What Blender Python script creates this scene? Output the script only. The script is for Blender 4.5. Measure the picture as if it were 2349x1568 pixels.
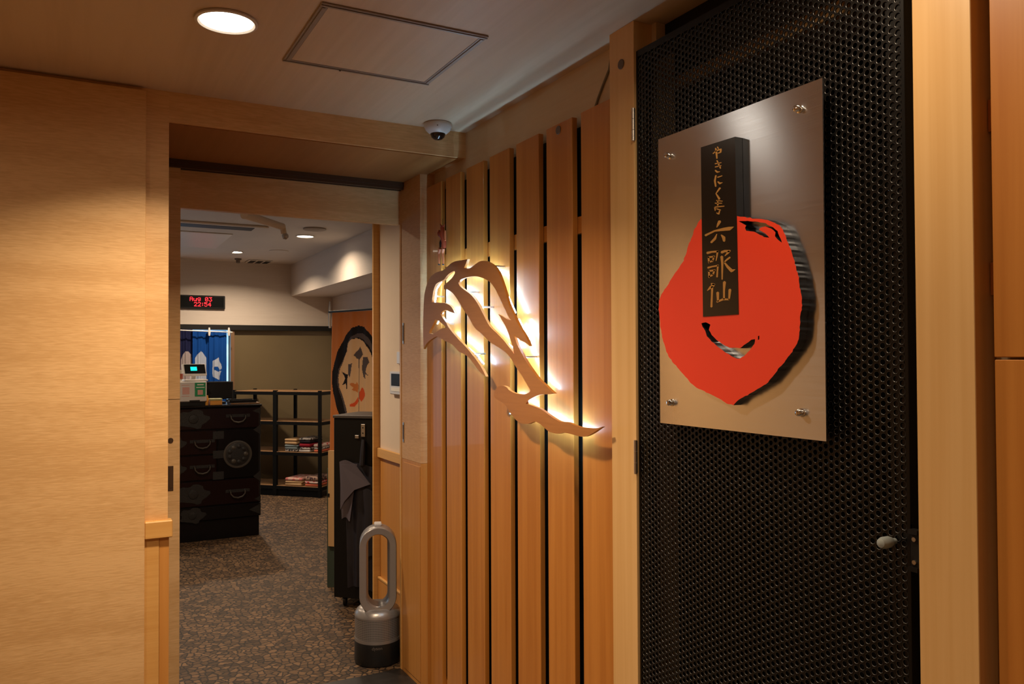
import bpy, bmesh, math, random
import numpy as np
from mathutils import Vector, Matrix, noise
random.seed(7); np.random.seed(7)
PI = math.pi
scene = bpy.context.scene
for o in list(bpy.data.objects): bpy.data.objects.remove(o, do_unlink=True)
COL = scene.collection

# ---------------------------------------------------------------- camera
CAM = Vector((0, 0, 1.40)); FPX = 1848.95; IW, IH = 2349, 1568
YAW, PITCH, ROLL = math.radians(28.2206), math.radians(0.9889), math.radians(-0.2424)
_f = Vector((math.sin(YAW)*math.cos(PITCH), math.cos(YAW)*math.cos(PITCH), math.sin(PITCH)))
_r = Vector((math.cos(YAW), -math.sin(YAW), 0)); _u = _r.cross(_f)
_r, _u = _r*math.cos(ROLL)+_u*math.sin(ROLL), -_r*math.sin(ROLL)+_u*math.cos(ROLL)
cd = bpy.data.cameras.new('camera'); cam = bpy.data.objects.new('camera', cd); COL.objects.link(cam)
cd.sensor_width = 36; cd.lens = FPX/IW*36; cd.clip_start = .05; cd.clip_end = 60
cam.matrix_world = Matrix(((_r.x, _u.x, -_f.x, CAM.x), (_r.y, _u.y, -_f.y, CAM.y), (_r.z, _u.z, -_f.z, CAM.z), (0, 0, 0, 1)))
scene.camera = cam
# ---------------------------------------------------------------- world, exposure
w = bpy.data.worlds.new('world'); scene.world = w; w.use_nodes = True
w.node_tree.nodes['Background'].inputs[0].default_value = (.9, .75, .6, 1)
w.node_tree.nodes['Background'].inputs[1].default_value = .02
vs = scene.view_settings; vs.view_transform = 'Standard'; vs.look = 'None'; vs.gamma = 1; vs.use_curve_mapping = False
vs.exposure = 0.65
WARM = (1.0, .76, .51)
LAMPS_FRONT = [  # x, y, watts, spread : the recessed ceiling downlights of the entrance
    (.337, 2.207, 13, 128), (-.75, 1.15, 8, 174), (.90, 1.0, 3.4, 160), (-.75, -.6, 5, 150)]
LAMPS_INNER = [(1.676, 6.81, 8), (1.323, 8.13, 24), (.35, 4.6, 17), (-.4, 7.2, 16)]

# ---------------------------------------------------------------- photo helpers (rays onto real planes)
def ray(x, y): return _f + _r*((x-IW/2)/FPX) - _u*((y-IH/2)/FPX)
def onx(x, y, X): d = ray(x, y); return CAM + d*((X-CAM.x)/d.x)
def ony(x, y, Y): d = ray(x, y); return CAM + d*((Y-CAM.y)/d.y)
def onz(x, y, Z): d = ray(x, y); return CAM + d*((Z-CAM.z)/d.z)

# ---------------------------------------------------------------- materials
def nodes(name):
    m = bpy.data.materials.new(name); m.use_nodes = True
    return m, m.node_tree.nodes, m.node_tree.links, m.node_tree.nodes['Principled BSDF']
def mat(name, col, rough=.5, metal=0, spec=.5, emit=None, es=0, coat=0, var=0, vscale=30, bump=0, bscale=200, alpha=1):
    m, N, L, b = nodes(name)
    b.inputs['Base Color'].default_value = (*col, 1); b.inputs['Roughness'].default_value = rough
    b.inputs['Metallic'].default_value = metal; b.inputs['Specular IOR Level'].default_value = spec
    b.inputs['Coat Weight'].default_value = coat
    if emit: b.inputs['Emission Color'].default_value = (*emit, 1); b.inputs['Emission Strength'].default_value = es
    if var or bump:
        g = N.new('ShaderNodeNewGeometry')
        if var:
            n = N.new('ShaderNodeTexNoise'); n.inputs['Scale'].default_value = vscale; n.inputs['Detail'].default_value = 4
            L.new(g.outputs['Position'], n.inputs['Vector'])
            r = N.new('ShaderNodeValToRGB'); r.color_ramp.elements[0].position = .3; r.color_ramp.elements[1].position = .7
            r.color_ramp.elements[0].color = (*[c*(1-var) for c in col], 1); r.color_ramp.elements[1].color = (*[min(1, c*(1+var)) for c in col], 1)
            L.new(n.outputs['Fac'], r.inputs['Fac']); L.new(r.outputs['Color'], b.inputs['Base Color'])
        if bump:
            n2 = N.new('ShaderNodeTexNoise'); n2.inputs['Scale'].default_value = bscale; n2.inputs['Detail'].default_value = 3
            L.new(g.outputs['Position'], n2.inputs['Vector'])
            bp = N.new('ShaderNodeBump'); bp.inputs['Strength'].default_value = bump; bp.inputs['Distance'].default_value = .002
            L.new(n2.outputs['Fac'], bp.inputs['Height']); L.new(bp.outputs['Normal'], b.inputs['Normal'])
    return m
def wood(name, c1, c2, stretch, rough=.42, band=.5, bump=.08, coat=0, spec=.4, lo=.32, hi=.68):
    """grain: stretch = noise frequency per metre on each world axis (small = along the grain)"""
    m, N, L, b = nodes(name)
    g = N.new('ShaderNodeNewGeometry'); oi = N.new('ShaderNodeObjectInfo')
    sc = N.new('ShaderNodeVectorMath'); sc.operation = 'SCALE'; sc.inputs['Scale'].default_value = 7.3
    cb = N.new('ShaderNodeCombineXYZ')
    for i in range(3): L.new(oi.outputs['Random'], cb.inputs[i])
    L.new(cb.outputs[0], sc.inputs[0])
    ad = N.new('ShaderNodeVectorMath'); ad.operation = 'ADD'; L.new(g.outputs['Position'], ad.inputs[0]); L.new(sc.outputs[0], ad.inputs[1])
    mp = N.new('ShaderNodeMapping'); mp.inputs['Scale'].default_value = stretch; L.new(ad.outputs[0], mp.inputs['Vector'])
    n = N.new('ShaderNodeTexNoise'); n.inputs['Scale'].default_value = 1; n.inputs['Detail'].default_value = 5; n.inputs['Distortion'].default_value = .35
    L.new(mp.outputs[0], n.inputs['Vector'])
    mp2 = N.new('ShaderNodeMapping'); mp2.inputs['Scale'].default_value = [s*band*.25 for s in stretch]; L.new(ad.outputs[0], mp2.inputs['Vector'])
    n2 = N.new('ShaderNodeTexNoise'); n2.inputs['Scale'].default_value = 1; n2.inputs['Detail'].default_value = 2; L.new(mp2.outputs[0], n2.inputs['Vector'])
    mx = N.new('ShaderNodeMath'); mx.operation = 'MULTIPLY_ADD'; mx.inputs[1].default_value = .5; L.new(n2.outputs['Fac'], mx.inputs[0])
    hf = N.new('ShaderNodeMath'); hf.operation = 'MULTIPLY'; hf.inputs[1].default_value = .5; L.new(n.outputs['Fac'], hf.inputs[0]); L.new(hf.outputs[0], mx.inputs[2])
    r = N.new('ShaderNodeValToRGB'); e = r.color_ramp.elements; e[0].position = lo; e[1].position = hi; e[0].color = (*c2, 1); e[1].color = (*c1, 1)
    L.new(mx.outputs[0], r.inputs['Fac']); L.new(r.outputs['Color'], b.inputs['Base Color'])
    b.inputs['Roughness'].default_value = rough; b.inputs['Coat Weight'].default_value = coat; b.inputs['Specular IOR Level'].default_value = spec
    if bump:
        bp = N.new('ShaderNodeBump'); bp.inputs['Strength'].default_value = bump; bp.inputs['Distance'].default_value = .001
        L.new(n.outputs['Fac'], bp.inputs['Height']); L.new(bp.outputs['Normal'], b.inputs['Normal'])
    return m

PAPER1, PAPER2 = (.72, .462, .218), (.60, .360, .152)
m_panel = wood('maple_wallcovering', PAPER1, PAPER2, (22, 22, 190), .5, .22, .35, lo=.41, hi=.60)
m_ceil = wood('ceiling_wallcovering', (.60, .46, .32), (.54, .405, .27), (38, 1.6, 38), .55, .5, .05, lo=.40, hi=.60)
m_ceil_in = mat('inner_ceiling_paint', (.62, .55, .47), .8, var=.03, vscale=3)
m_wall_in = mat('cream_wallpaper', (.72, .58, .44), .8, var=.04, vscale=4, bump=.1)
m_wall_up = wood('cream_textured_wallpaper', (.62, .54, .47), (.57, .49, .42), (6, 6, 120), .8, .4, .1)
m_cream = wood('cream_wall_above_slats', (.66, .50, .31), (.61, .45, .27), (8, 8, 120), .6, .4, .1)
m_slat = wood('orange_cedar', (.57, .235, .045), (.45, .165, .026), (70, 42, 1.3), .40, .5, .05, coat=.12, lo=.38, hi=.62)
m_post = wood('pale_cypress', (.76, .49, .215), (.66, .39, .145), (60, 42, .8), .35, .45, .05, spec=.5, lo=.38, hi=.62)
m_trimw = wood('honey_trim_wood', (.70, .40, .13), (.60, .31, .085), (3, 3, 120), .4, .4, .05)
m_wains = wood('orange_wainscot_wood', (.60, .28, .07), (.50, .21, .045), (60, 60, 1.5), .42, .4, .05)
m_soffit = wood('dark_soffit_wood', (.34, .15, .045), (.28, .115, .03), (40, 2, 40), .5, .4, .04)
m_column = wood('maple_column_shaded', (.66, .40, .19), (.56, .31, .135), (22, 22, 190), .5, .22, .35, lo=.41, hi=.60)  # panel covering toned darker and more orange for the different light on the column
m_sculpt = wood('oak_veneer_sculpture', (.47, .205, .055), (.38, .155, .036), (12, 7, 130), .45, .5, .06)
m_rail = mat('dark_brown_rail', (.06, .03, .014), .4)
m_black = mat('matt_black', (.008, .007, .0065), .55, spec=.25)
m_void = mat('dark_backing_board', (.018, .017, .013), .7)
m_sheet = mat('black_enamel_steel', (.003, .0027, .0025), .34, 0, .32)
m_rim = mat('rim_glint_enamel', (.02, .018, .016), .26, 0, .9)  # hole rims paler and glossier than the sheet, glints put into the colour
m_steel = mat('polished_bolt_steel', (.75, .73, .68), .14, 1)
m_satin = mat('satin_steel', (.55, .52, .48), .35, 1)
m_disc = mat('dull_metal_cap', (.16, .12, .09), .5, .4)
m_red = mat('vermilion_lacquer', (.86, .055, .018), .45, var=.03, vscale=3)
m_edge = mat('black_rough_edge', (.008, .009, .011), .38, var=.3, vscale=60)
m_plaque = mat('black_gloss_plaque', (.012, .009, .007), .22, 0, .5)
m_gold = mat('gold_lettering', (.52, .27, .075), .35, .25)
m_white = mat('white_plastic', (.62, .58, .54), .35)
m_dome = mat('smoked_dome', (.010, .008, .008), .05, 0, .6, coat=.5)
m_grey = mat('grey_aluminium_trim', (.31, .26, .215), .45, .15)
m_knob = mat('grey_knob_plastic', (.30, .34, .34), .4)
m_lens = mat('downlight_lens', (1, 1, 1), .5, emit=(1, .88, .70), es=9)
m_led = mat('cool_white_led', (1, 1, 1), .5, emit=(.42, .72, 1.0), es=60)
m_redled = mat('red_led', (.3, .0, .0), .5, emit=(1, .01, .02), es=3.0)
m_floor_dark = mat('dark_entrance_floor', (.025, .021, .018), .35, var=.2, vscale=20)
m_chest = mat('black_lacquer', (.0045, .003, .0026), .25, 0, .25)
m_chestred = mat('dark_red_lacquer', (.010, .0025, .002), .28, 0, .25)
m_iron = mat('chest_iron', (.016, .015, .014), .5, .2, var=.4, vscale=120, bump=.6, bscale=160)
m_ironl = mat('worn_iron_handle', (.10, .09, .075), .4, .6)
m_shelfw = wood('walnut_shelf_board', (.23, .12, .05), (.17, .085, .035), (20, 3, 20), .45)
m_blackm = mat('black_shelf_steel', (.004, .0036, .0032), .6, spec=.10)
m_silver = mat('silver_fan_plastic', (.36, .33, .31), .32, .55)
m_silverd = mat('dark_silver_inner', (.18, .16, .15), .35, .55)
m_fanbase = mat('fan_black_base', (.010, .010, .010), .35)
m_umb = mat('dark_navy_umbrella_cover', (.012, .011, .018), .55, var=.2, vscale=20)
m_umb2 = mat('mauve_grey_cover', (.085, .07, .085), .55)
m_cart = mat('black_dispenser', (.005, .0045, .004), .45, 0, .25)
m_green = mat('dark_green_cloth', (.03, .045, .03), .7)
m_card = mat('tan_board', (.50, .30, .13), .6)
m_window = mat('lit_pane', (.3, .4, .5), .3, emit=(.36, .66, .95), es=.75)
m_screen = mat('screen_black', (.006, .007, .007), .15)
m_cyan = mat('screen_cyan', (0, .2, .2), .4, emit=(.0, .75, .62), es=.9)
m_poster = mat('green_poster', (.01, .26, .09), .5)
m_pink = mat('pink_print', (.62, .33, .28), .6)
m_paperw = mat('white_print', (.8, .76, .68), .6)
m_orange = mat('orange_box', (.62, .27, .04), .5)
m_figred = mat('red_figurine', (.34, .06, .025), .45)
m_figdark = mat('dark_figurine_detail', (.015, .012, .012), .5)
m_figskin = mat('orange_figurine', (.48, .15, .06), .5)
m_olive = mat('olive_wall_panel', (.135, .10, .052), .30, 0, .4, var=.06, vscale=2)

def floor_material():
    m, N, L, b = nodes('pebble_carpet')
    g = N.new('ShaderNodeNewGeometry')
    mp = N.new('ShaderNodeMapping'); mp.inputs['Scale'].default_value = (31, 31, 1); L.new(g.outputs['Position'], mp.inputs['Vector'])
    nz = N.new('ShaderNodeTexNoise'); nz.inputs['Scale'].default_value = .9; nz.inputs['Detail'].default_value = 2; L.new(mp.outputs[0], nz.inputs['Vector'])
    mv = N.new('ShaderNodeVectorMath'); mv.operation = 'MULTIPLY_ADD'; mv.inputs[1].default_value = (.9, .9, 0); L.new(nz.outputs['Color'], mv.inputs[0]); L.new(mp.outputs[0], mv.inputs[2])
    v = N.new('ShaderNodeTexVoronoi'); v.feature = 'DISTANCE_TO_EDGE'; v.inputs['Scale'].default_value = 1; v.voronoi_dimensions = '2D'; L.new(mv.outputs[0], v.inputs['Vector'])
    v2 = N.new('ShaderNodeTexVoronoi'); v2.inputs['Scale'].default_value = 1; v2.voronoi_dimensions = '2D'; L.new(mv.outputs[0], v2.inputs['Vector'])
    r = N.new('ShaderNodeValToRGB'); r.color_ramp.elements[0].position = .05; r.color_ramp.elements[1].position = .16
    L.new(v.outputs['Distance'], r.inputs['Fac'])
    r2 = N.new('ShaderNodeValToRGB'); e = r2.color_ramp.elements; e[0].color = (.045, .026, .013, 1); e[1].color = (.185, .105, .050, 1)
    sx = N.new('ShaderNodeSeparateXYZ'); L.new(v2.outputs['Color'], sx.inputs[0]); L.new(sx.outputs[0], r2.inputs['Fac'])
    mx = N.new('ShaderNodeMixRGB'); mx.inputs[1].default_value = (.016, .011, .008, 1); L.new(r.outputs['Color'], mx.inputs[0]); L.new(r2.outputs['Color'], mx.inputs[2])
    L.new(mx.outputs[0], b.inputs['Base Color']); b.inputs['Roughness'].default_value = .6; b.inputs['Specular IOR Level'].default_value = .25
    return m
m_floor = floor_material()
def brushed_material():
    m, N, L, b = nodes('brushed_stainless')
    g = N.new('ShaderNodeNewGeometry')
    mp = N.new('ShaderNodeMapping'); mp.inputs['Scale'].default_value = (1, 6, 900); L.new(g.outputs['Position'], mp.inputs['Vector'])
    n = N.new('ShaderNodeTexNoise'); n.inputs['Scale'].default_value = 1; n.inputs['Detail'].default_value = 3; L.new(mp.outputs[0], n.inputs['Vector'])
    mr = N.new('ShaderNodeMapRange'); mr.inputs['To Min'].default_value = .19; mr.inputs['To Max'].default_value = .29; L.new(n.outputs['Fac'], mr.inputs['Value'])
    L.new(mr.outputs[0], b.inputs['Roughness'])
    b.inputs['Base Color'].default_value = (.72, .76, .84, 1); b.inputs['Metallic'].default_value = 1
    b.inputs['Anisotropic'].default_value = .75
    t = N.new('ShaderNodeTangent'); t.direction_type = 'UV_MAP'; t.uv_map = 'UVMap'; L.new(t.outputs[0], b.inputs['Tangent'])
    bp = N.new('ShaderNodeBump'); bp.inputs['Strength'].default_value = .03; bp.inputs['Distance'].default_value = .0005; L.new(n.outputs['Fac'], bp.inputs['Height']); L.new(bp.outputs['Normal'], b.inputs['Normal'])
    return m
m_brushed = brushed_material()
def grille_material():
    m, N, L, b = nodes('silver_perforated_grille')
    tc = N.new('ShaderNodeTexCoord'); s = N.new('ShaderNodeSeparateXYZ'); L.new(tc.outputs['Object'], s.inputs[0])
    at = N.new('ShaderNodeMath'); at.operation = 'ARCTAN2'; L.new(s.outputs['Y'], at.inputs[0]); L.new(s.outputs['X'], at.inputs[1])
    def wave(src, k):
        a = N.new('ShaderNodeMath'); a.operation = 'MULTIPLY'; a.inputs[1].default_value = k; L.new(src, a.inputs[0])
        c = N.new('ShaderNodeMath'); c.operation = 'SINE'; L.new(a.outputs[0], c.inputs[0])
        return c.outputs[0]
    p = N.new('ShaderNodeMath'); p.operation = 'ADD'; L.new(wave(at.outputs[0], 132), p.inputs[0]); L.new(wave(s.outputs['Z'], 2*PI/.0078), p.inputs[1])
    gt = N.new('ShaderNodeMath'); gt.operation = 'GREATER_THAN'; gt.inputs[1].default_value = .55; L.new(p.outputs[0], gt.inputs[0])
    mx = N.new('ShaderNodeMixRGB'); mx.inputs[1].default_value = (.36, .33, .31, 1); mx.inputs[2].default_value = (.05, .045, .04, 1); L.new(gt.outputs[0], mx.inputs[0])
    L.new(mx.outputs[0], b.inputs['Base Color']); b.inputs['Roughness'].default_value = .35; b.inputs['Metallic'].default_value = .5
    return m
m_grille = grille_material()
def clothmat(name, c): return mat(name, c, .85, spec=.1)

# ---------------------------------------------------------------- mesh helpers
ORIG = {}
class MB:
    def __init__(s): s.v = []; s.f = []; s.mi = []
    def add(s, vs, fs, mi=0):
        k = len(s.v); s.v += [tuple(p) for p in vs]
        for f in fs: s.f.append(tuple(i+k for i in f)); s.mi.append(mi)
        return s
    def box(s, x0, x1, y0, y1, z0, z1, bev=0, mi=0, seg=1):
        bm = bmesh.new(); bmesh.ops.create_cube(bm, size=1)
        for q in bm.verts: q.co = Vector((x0+(q.co.x+.5)*(x1-x0), y0+(q.co.y+.5)*(y1-y0), z0+(q.co.z+.5)*(z1-z0)))
        if bev: bmesh.ops.bevel(bm, geom=list(bm.edges), offset=bev, segments=seg, affect='EDGES', profile=.5)
        return s.bm(bm, mi)
    def bm(s, bm, mi=0, M=None):
        bm.verts.ensure_lookup_table(); bm.verts.index_update()
        s.add([(M @ q.co if M else q.co) for q in bm.verts], [[q.index for q in f.verts] for f in bm.faces], mi); bm.free(); return s
    def lathe(s, prof, c, axis=(0, 0, 1), n=24, mi=0, cap=True):
        A = Vector(axis).normalized(); B = A.orthogonal().normalized(); Cc = A.cross(B); c = Vector(c)
        vs = []; fs = []
        for r, h in prof:
            for i in range(n):
                a = 2*PI*i/n; vs.append(c + A*h + B*(r*math.cos(a)) + Cc*(r*math.sin(a)))
        for j in range(len(prof)-1):
            for i in range(n): fs.append((j*n+i, j*n+(i+1) % n, (j+1)*n+(i+1) % n, (j+1)*n+i))
        if cap: fs.append(tuple(range(n-1, -1, -1))); fs.append(tuple((len(prof)-1)*n+i for i in range(n)))
        return s.add(vs, fs, mi)
    def tube(s, pts, r, n=8, mi=0, closed=False, ry=None):
        pts = [Vector(p) for p in pts]; m = len(pts); vs = []; fs = []
        rr = r if isinstance(r, (list, tuple)) else [r]*m
        up = None
        for k, p in enumerate(pts):
            a = pts[(k-1) % m] if (closed or k > 0) else p; b = pts[(k+1) % m] if (closed or k < m-1) else p
            t = (b-a).normalized()
            if up is None: up = t.orthogonal().normalized()
            up = (up - t*up.dot(t)).normalized(); sd = t.cross(up)
            for i in range(n):
                an = 2*PI*i/n; vs.append(p + up*(rr[k]*math.cos(an)) + sd*(rr[k]*math.sin(an)))
        for k in range(m if closed else m-1):
            for i in range(n): fs.append((k*n+i, k*n+(i+1) % n, ((k+1) % m)*n+(i+1) % n, ((k+1) % m)*n+i))
        if not closed: fs.append(tuple(range(n-1, -1, -1))); fs.append(tuple((m-1)*n+i for i in range(n)))
        return s.add(vs, fs, mi)
    def prism(s, poly, z0, z1, mi=0):
        n = len(poly); vs = [(x, y, z0) for x, y in poly] + [(x, y, z1) for x, y in poly]
        return s.add(vs, [tuple(range(n-1, -1, -1)), tuple(range(n, 2*n))] + [(i, (i+1) % n, n+(i+1) % n, n+i) for i in range(n)], mi)
    def build(s, name, mats, parent=None, local=False, smooth=False, angle=35, origin=None):
        mats = mats if isinstance(mats, (list, tuple)) else [mats]
        vs = np.array(s.v, dtype=float)
        if parent is not None:
            org = Vector((0, 0, 0)) if local else ORIG[parent]
        else:
            org = Vector(origin) if origin is not None else Vector(((vs[:, 0].min()+vs[:, 0].max())/2, (vs[:, 1].min()+vs[:, 1].max())/2, vs[:, 2].min()))
            if local: org = Vector((0, 0, 0))
        vs = vs - np.array(org)
        me = bpy.data.meshes.new(name); me.from_pydata(vs.tolist(), [], s.f)
        for m_ in mats: me.materials.append(m_)
        if len(mats) > 1: me.polygons.foreach_set('material_index', s.mi)
        me.validate(); 
        bm = bmesh.new(); bm.from_mesh(me); bmesh.ops.recalc_face_normals(bm, faces=bm.faces); bm.to_mesh(me); bm.free()
        if smooth:
            me.shade_smooth(); me.set_sharp_from_angle(angle=math.radians(angle))
        o = bpy.data.objects.new(name, me); COL.objects.link(o)
        if parent is not None: o.parent = parent; ORIG[o] = ORIG[parent]
        else: o.location = org; ORIG[o] = org
        return o
def tag(o, label=None, cat=None, group=None, kind=None):
    if label: o['label'] = label
    if cat: o['category'] = cat
    if group: o['group'] = group
    if kind: o['kind'] = kind
    return o
def thing(name, loc, label, cat, rz=0, group=None):
    o = bpy.data.objects.new(name, None); o.empty_display_size = .1; COL.objects.link(o)
    o.location = loc; o.rotation_euler = (0, 0, rz); ORIG[o] = Vector(loc)
    return tag(o, label, cat, group)
def struct(o, label=None): o['kind'] = 'structure'; return tag(o, label)
def wbox(name, x0, x1, y0, y1, z0, z1, m, label=None, bev=0, parent=None):
    o = MB().box(x0, x1, y0, y1, z0, z1, bev).build(name, m, parent)
    return o if parent is not None else struct(o, label)
def copy_part(o, parent, dloc):
    c = o.copy(); COL.objects.link(c); c.parent = parent; c.location = o.location + Vector(dloc); ORIG[c] = ORIG[parent]; return c
def fill(contours, thick):
    """flat polygons with holes, extruded; returns verts, faces centred on c=0"""
    cu = bpy.data.curves.new('tmp', 'CURVE'); cu.dimensions = '2D'; cu.fill_mode = 'BOTH'; cu.extrude = thick/2
    for c in contours:
        sp = cu.splines.new('POLY'); sp.points.add(len(c)-1); sp.use_cyclic_u = True
        for p, q in zip(sp.points, c): p.co = (q[0], q[1], 0, 1)
    ob = bpy.data.objects.new('tmp', cu); COL.objects.link(ob)
    me = bpy.data.meshes.new_from_object(ob.evaluated_get(bpy.context.evaluated_depsgraph_get()))
    vs = [tuple(v.co) for v in me.vertices]; fs = [tuple(p.vertices) for p in me.polygons]
    bpy.data.objects.remove(ob); bpy.data.curves.remove(cu); bpy.data.meshes.remove(me)
    return vs, fs
def wall_plate(contours_yz, xfront, thick, split=True):
    """outline in (y,z) on a plane facing -x; returns MB; material 0 = faces, 1 = edges"""
    vs, fs = fill([[(-y, z) for y, z in c] for c in contours_yz], thick)
    W = [(xfront+thick/2-c, -a, b) for a, b, c in vs]
    mb = MB(); k = [Vector(p) for p in W]
    for f in fs:
        n = (k[f[1]]-k[f[0]]).cross(k[f[2]]-k[f[0]])
        mb.mi.append(0 if abs(n.normalized().x) > .7 or n.length < 1e-12 else 1); mb.f.append(tuple(f))
    mb.v = W
    return mb
def smooth_closed(pts, sub=4):
    out = []; n = len(pts)
    for i in range(n):
        p0, p1, p2, p3 = [np.array(pts[(i+k) % n], float) for k in (-1, 0, 1, 2)]
        a = p1-p0; b = p2-p1; 
        ca = np.dot(a, b)/(np.linalg.norm(a)*np.linalg.norm(b)+1e-9); c2 = p3-p2; cb = np.dot(b, c2)/(np.linalg.norm(b)*np.linalg.norm(c2)+1e-9)
        t1 = (p2-p0)/2 if ca > .2 else b*.7; t2 = (p3-p1)/2 if cb > .2 else b*.7
        L = np.linalg.norm(b)
        for t in (t1, t2):
            l = np.linalg.norm(t)
            if l > L: t *= L/l
        for s in range(sub):
            u = s/sub; h = (2*u**3-3*u**2+1)*p1+(u**3-2*u**2+u)*t1+(-2*u**3+3*u**2)*p2+(u**3-u**2)*t2
            out.append(tuple(h))
    return out
def stroke(pts):
    """brush stroke: (x, y, width) samples -> outline"""
    P = []
    for i in range(len(pts)-1):
        for k in range(4):
            u = k/4; P.append([pts[i][j]*(1-u)+pts[i+1][j]*u for j in range(3)])
    P.append(list(pts[-1])); l = []; r = []
    for i, p in enumerate(P):
        a = P[max(0, i-1)]; b = P[min(len(P)-1, i+1)]; d = np.array([b[0]-a[0], b[1]-a[1]]); d = d/(np.linalg.norm(d)+1e-9)
        n = np.array([-d[1], d[0]])*p[2]/2
        l.append((p[0]+n[0], p[1]+n[1])); r.append((p[0]-n[0], p[1]-n[1]))
    d0 = np.array(P[0][:2])-np.array(P[1][:2]); d0 = d0/(np.linalg.norm(d0)+1e-9); d1 = np.array(P[-1][:2])-np.array(P[-2][:2]); d1 = d1/(np.linalg.norm(d1)+1e-9)
    e0 = (P[0][0]+d0[0]*P[0][2]*.35, P[0][1]+d0[1]*P[0][2]*.35); e1 = (P[-1][0]+d1[0]*P[-1][2]*.35, P[-1][1]+d1[1]*P[-1][2]*.35)
    return l+[e1]+r[::-1]+[e0]
def inside(p, poly):
    x, y = p; c = False; j = len(poly)-1
    for i in range(len(poly)):
        xi, yi = poly[i]; xj, yj = poly[j]
        if (yi > y) != (yj > y) and x < (xj-xi)*(y-yi)/(yj-yi+1e-12)+xi: c = not c
        j = i
    return c

# ================================================================= STRUCTURE: entrance
ZC, ZS = 2.284, 2.183            # ceiling, beam soffit
YB, YF, YN = 2.888, 3.451, 3.207  # beam front, lintel plane, column near face
XC, XS, XW = 1.279, 1.308, 1.345  # column jamb, slat front, wall behind slats
XP, XD = 1.285, 1.293             # post face, door sheet face
XL, YK = -2.1, -1.9               # far left wall, wall behind the viewer
wbox('floor', XL, XC+1.2, YK, 2.75, -.06, 0, mat('entrance_stone_floor', (.12, .085, .055), .35, var=.1, vscale=8), 'brown stone entrance floor')
wbox('trim_10', XL, XC+1.2, 2.75, YF, -.06, 0, m_floor_dark, 'dark polished stone threshold in the doorway')
wbox('floor', -2.2, 3.0, YF, 9.2, -.06, 0, m_floor, 'brown and black pebble patterned carpet floor of the inner room')
wbox('ceiling', XL, 2.4, YK, YF, ZC, ZC+.06, m_ceil, 'wood patterned ceiling of the entrance')
wl = wbox('wall_left', XL, .259, YB, YB+.10, 0, ZC, m_panel, 'maple patterned partition wall left of the doorway')
wbox('panel', XL, .188, YB-.026, YB-.001, 0, ZC-.014, m_panel, bev=.0015, parent=wl)
wbox('wall_side', XL-.1, XL, YK, YB, 0, ZC, m_panel)
wbox('wall_rear', XL, 2.4, YK-.1, YK, 0, ZC, m_panel)
# beam over the doorway
wbox('trim_1', .259, XW, YB, YF+.03, ZS, ZC, m_panel, 'maple patterned beam across the doorway')
tb_ = [o for o in bpy.data.objects if o.name == 'trim_1'][0]
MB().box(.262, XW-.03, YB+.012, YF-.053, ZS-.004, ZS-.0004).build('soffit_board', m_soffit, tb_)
# left wainscot boards and rail below the partition
wbox('wainscot', .188, .232, YB-.010, YB-.0005, 0, .812, m_trimw, parent=wl)
wbox('wainscot', .233, .262, YB-.008, YB-.0005, 0, .812, m_wains, parent=wl)
r_ = wbox('trim_2', .188, .272, YB-.024, YB+.02, .811, .867, m_trimw, 'short honey coloured wooden rail on the partition edge', bev=.003)
# left inner return of the partition (pocket for the sliding door)
wbox('wall_pocket', XL, .20, YF+.06, YF+.12, 0, ZS, m_panel)
# lintel over the door
wbox('trim_3', -.4, XC, YF+.004, YF+.034, 1.997, ZS-.012, m_panel, 'wood patterned lintel board over the doorway')
rl = MB().box(.262, XC-.001, YF-.052, YF-.002, 2.160, ZS-.0005).box(.262, XC-.001, YF-.046, YF-.030, 2.148, 2.160).box(.262, XC-.001, YF-.012, YF-.002, 2.148, 2.160).build('trim_4', m_rail)
struct(rl, 'dark brown sliding door track under the beam')
# sliding door edge on the left
d2 = MB().box(-.42, .350, YF-.030, YF-.004, .01, 2.150, .001).build('door_2', m_panel); struct(d2, 'wood patterned sliding door pushed open to the left')
MB().box(.300, .3265, YF-.0325, YF-.0302, .878, .975, .0008).box(.313, .325, YF-.034, YF-.0326, .890, .963).build('pull', [m_rail], d2)
MB().box(.262, .3502, YF-.0306, YF-.0298, 1.2345, 1.2365).build('seam', m_rail, d2)
MB().lathe([(.010, 0), (.010, .003)], (.316, YF-.0305, 1.075), (0, -1, 0), 16).build('latch', m_rail, d2)
# column right of the doorway
wc = wbox('wall_column', XC, XW, YN, YF+.003, .945, ZS, m_column, 'wood patterned column between the doorway and the slats')
MB().box(XC, XW, YN, YF+.003, 0, .944).build('wainscot', m_wains, wc)
MB().box(XC-.0025, XC-.0002, YN+.006, YN+.20, .02, .93, .001).build('wainscot', m_wains, wc)
MB().box(XC-.003, XC-.0002, YF-.014, YF+.003, 0, 1.995, .0005).build('edge_strip', m_trimw, wc)
for z0, z1 in ((1.457, 1.55), (1.018, 1.106)):
    MB().box(XC-.0035, XC-.0008, YF-.048, YF-.036, z0, z1, .0004).build('strike_plate', m_satin, wc)
    MB().box(XC-.0042, XC-.0036, YF-.0455, YF-.0395, z0+.012, z1-.012).build('strike_slot', m_black, wc)
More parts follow.
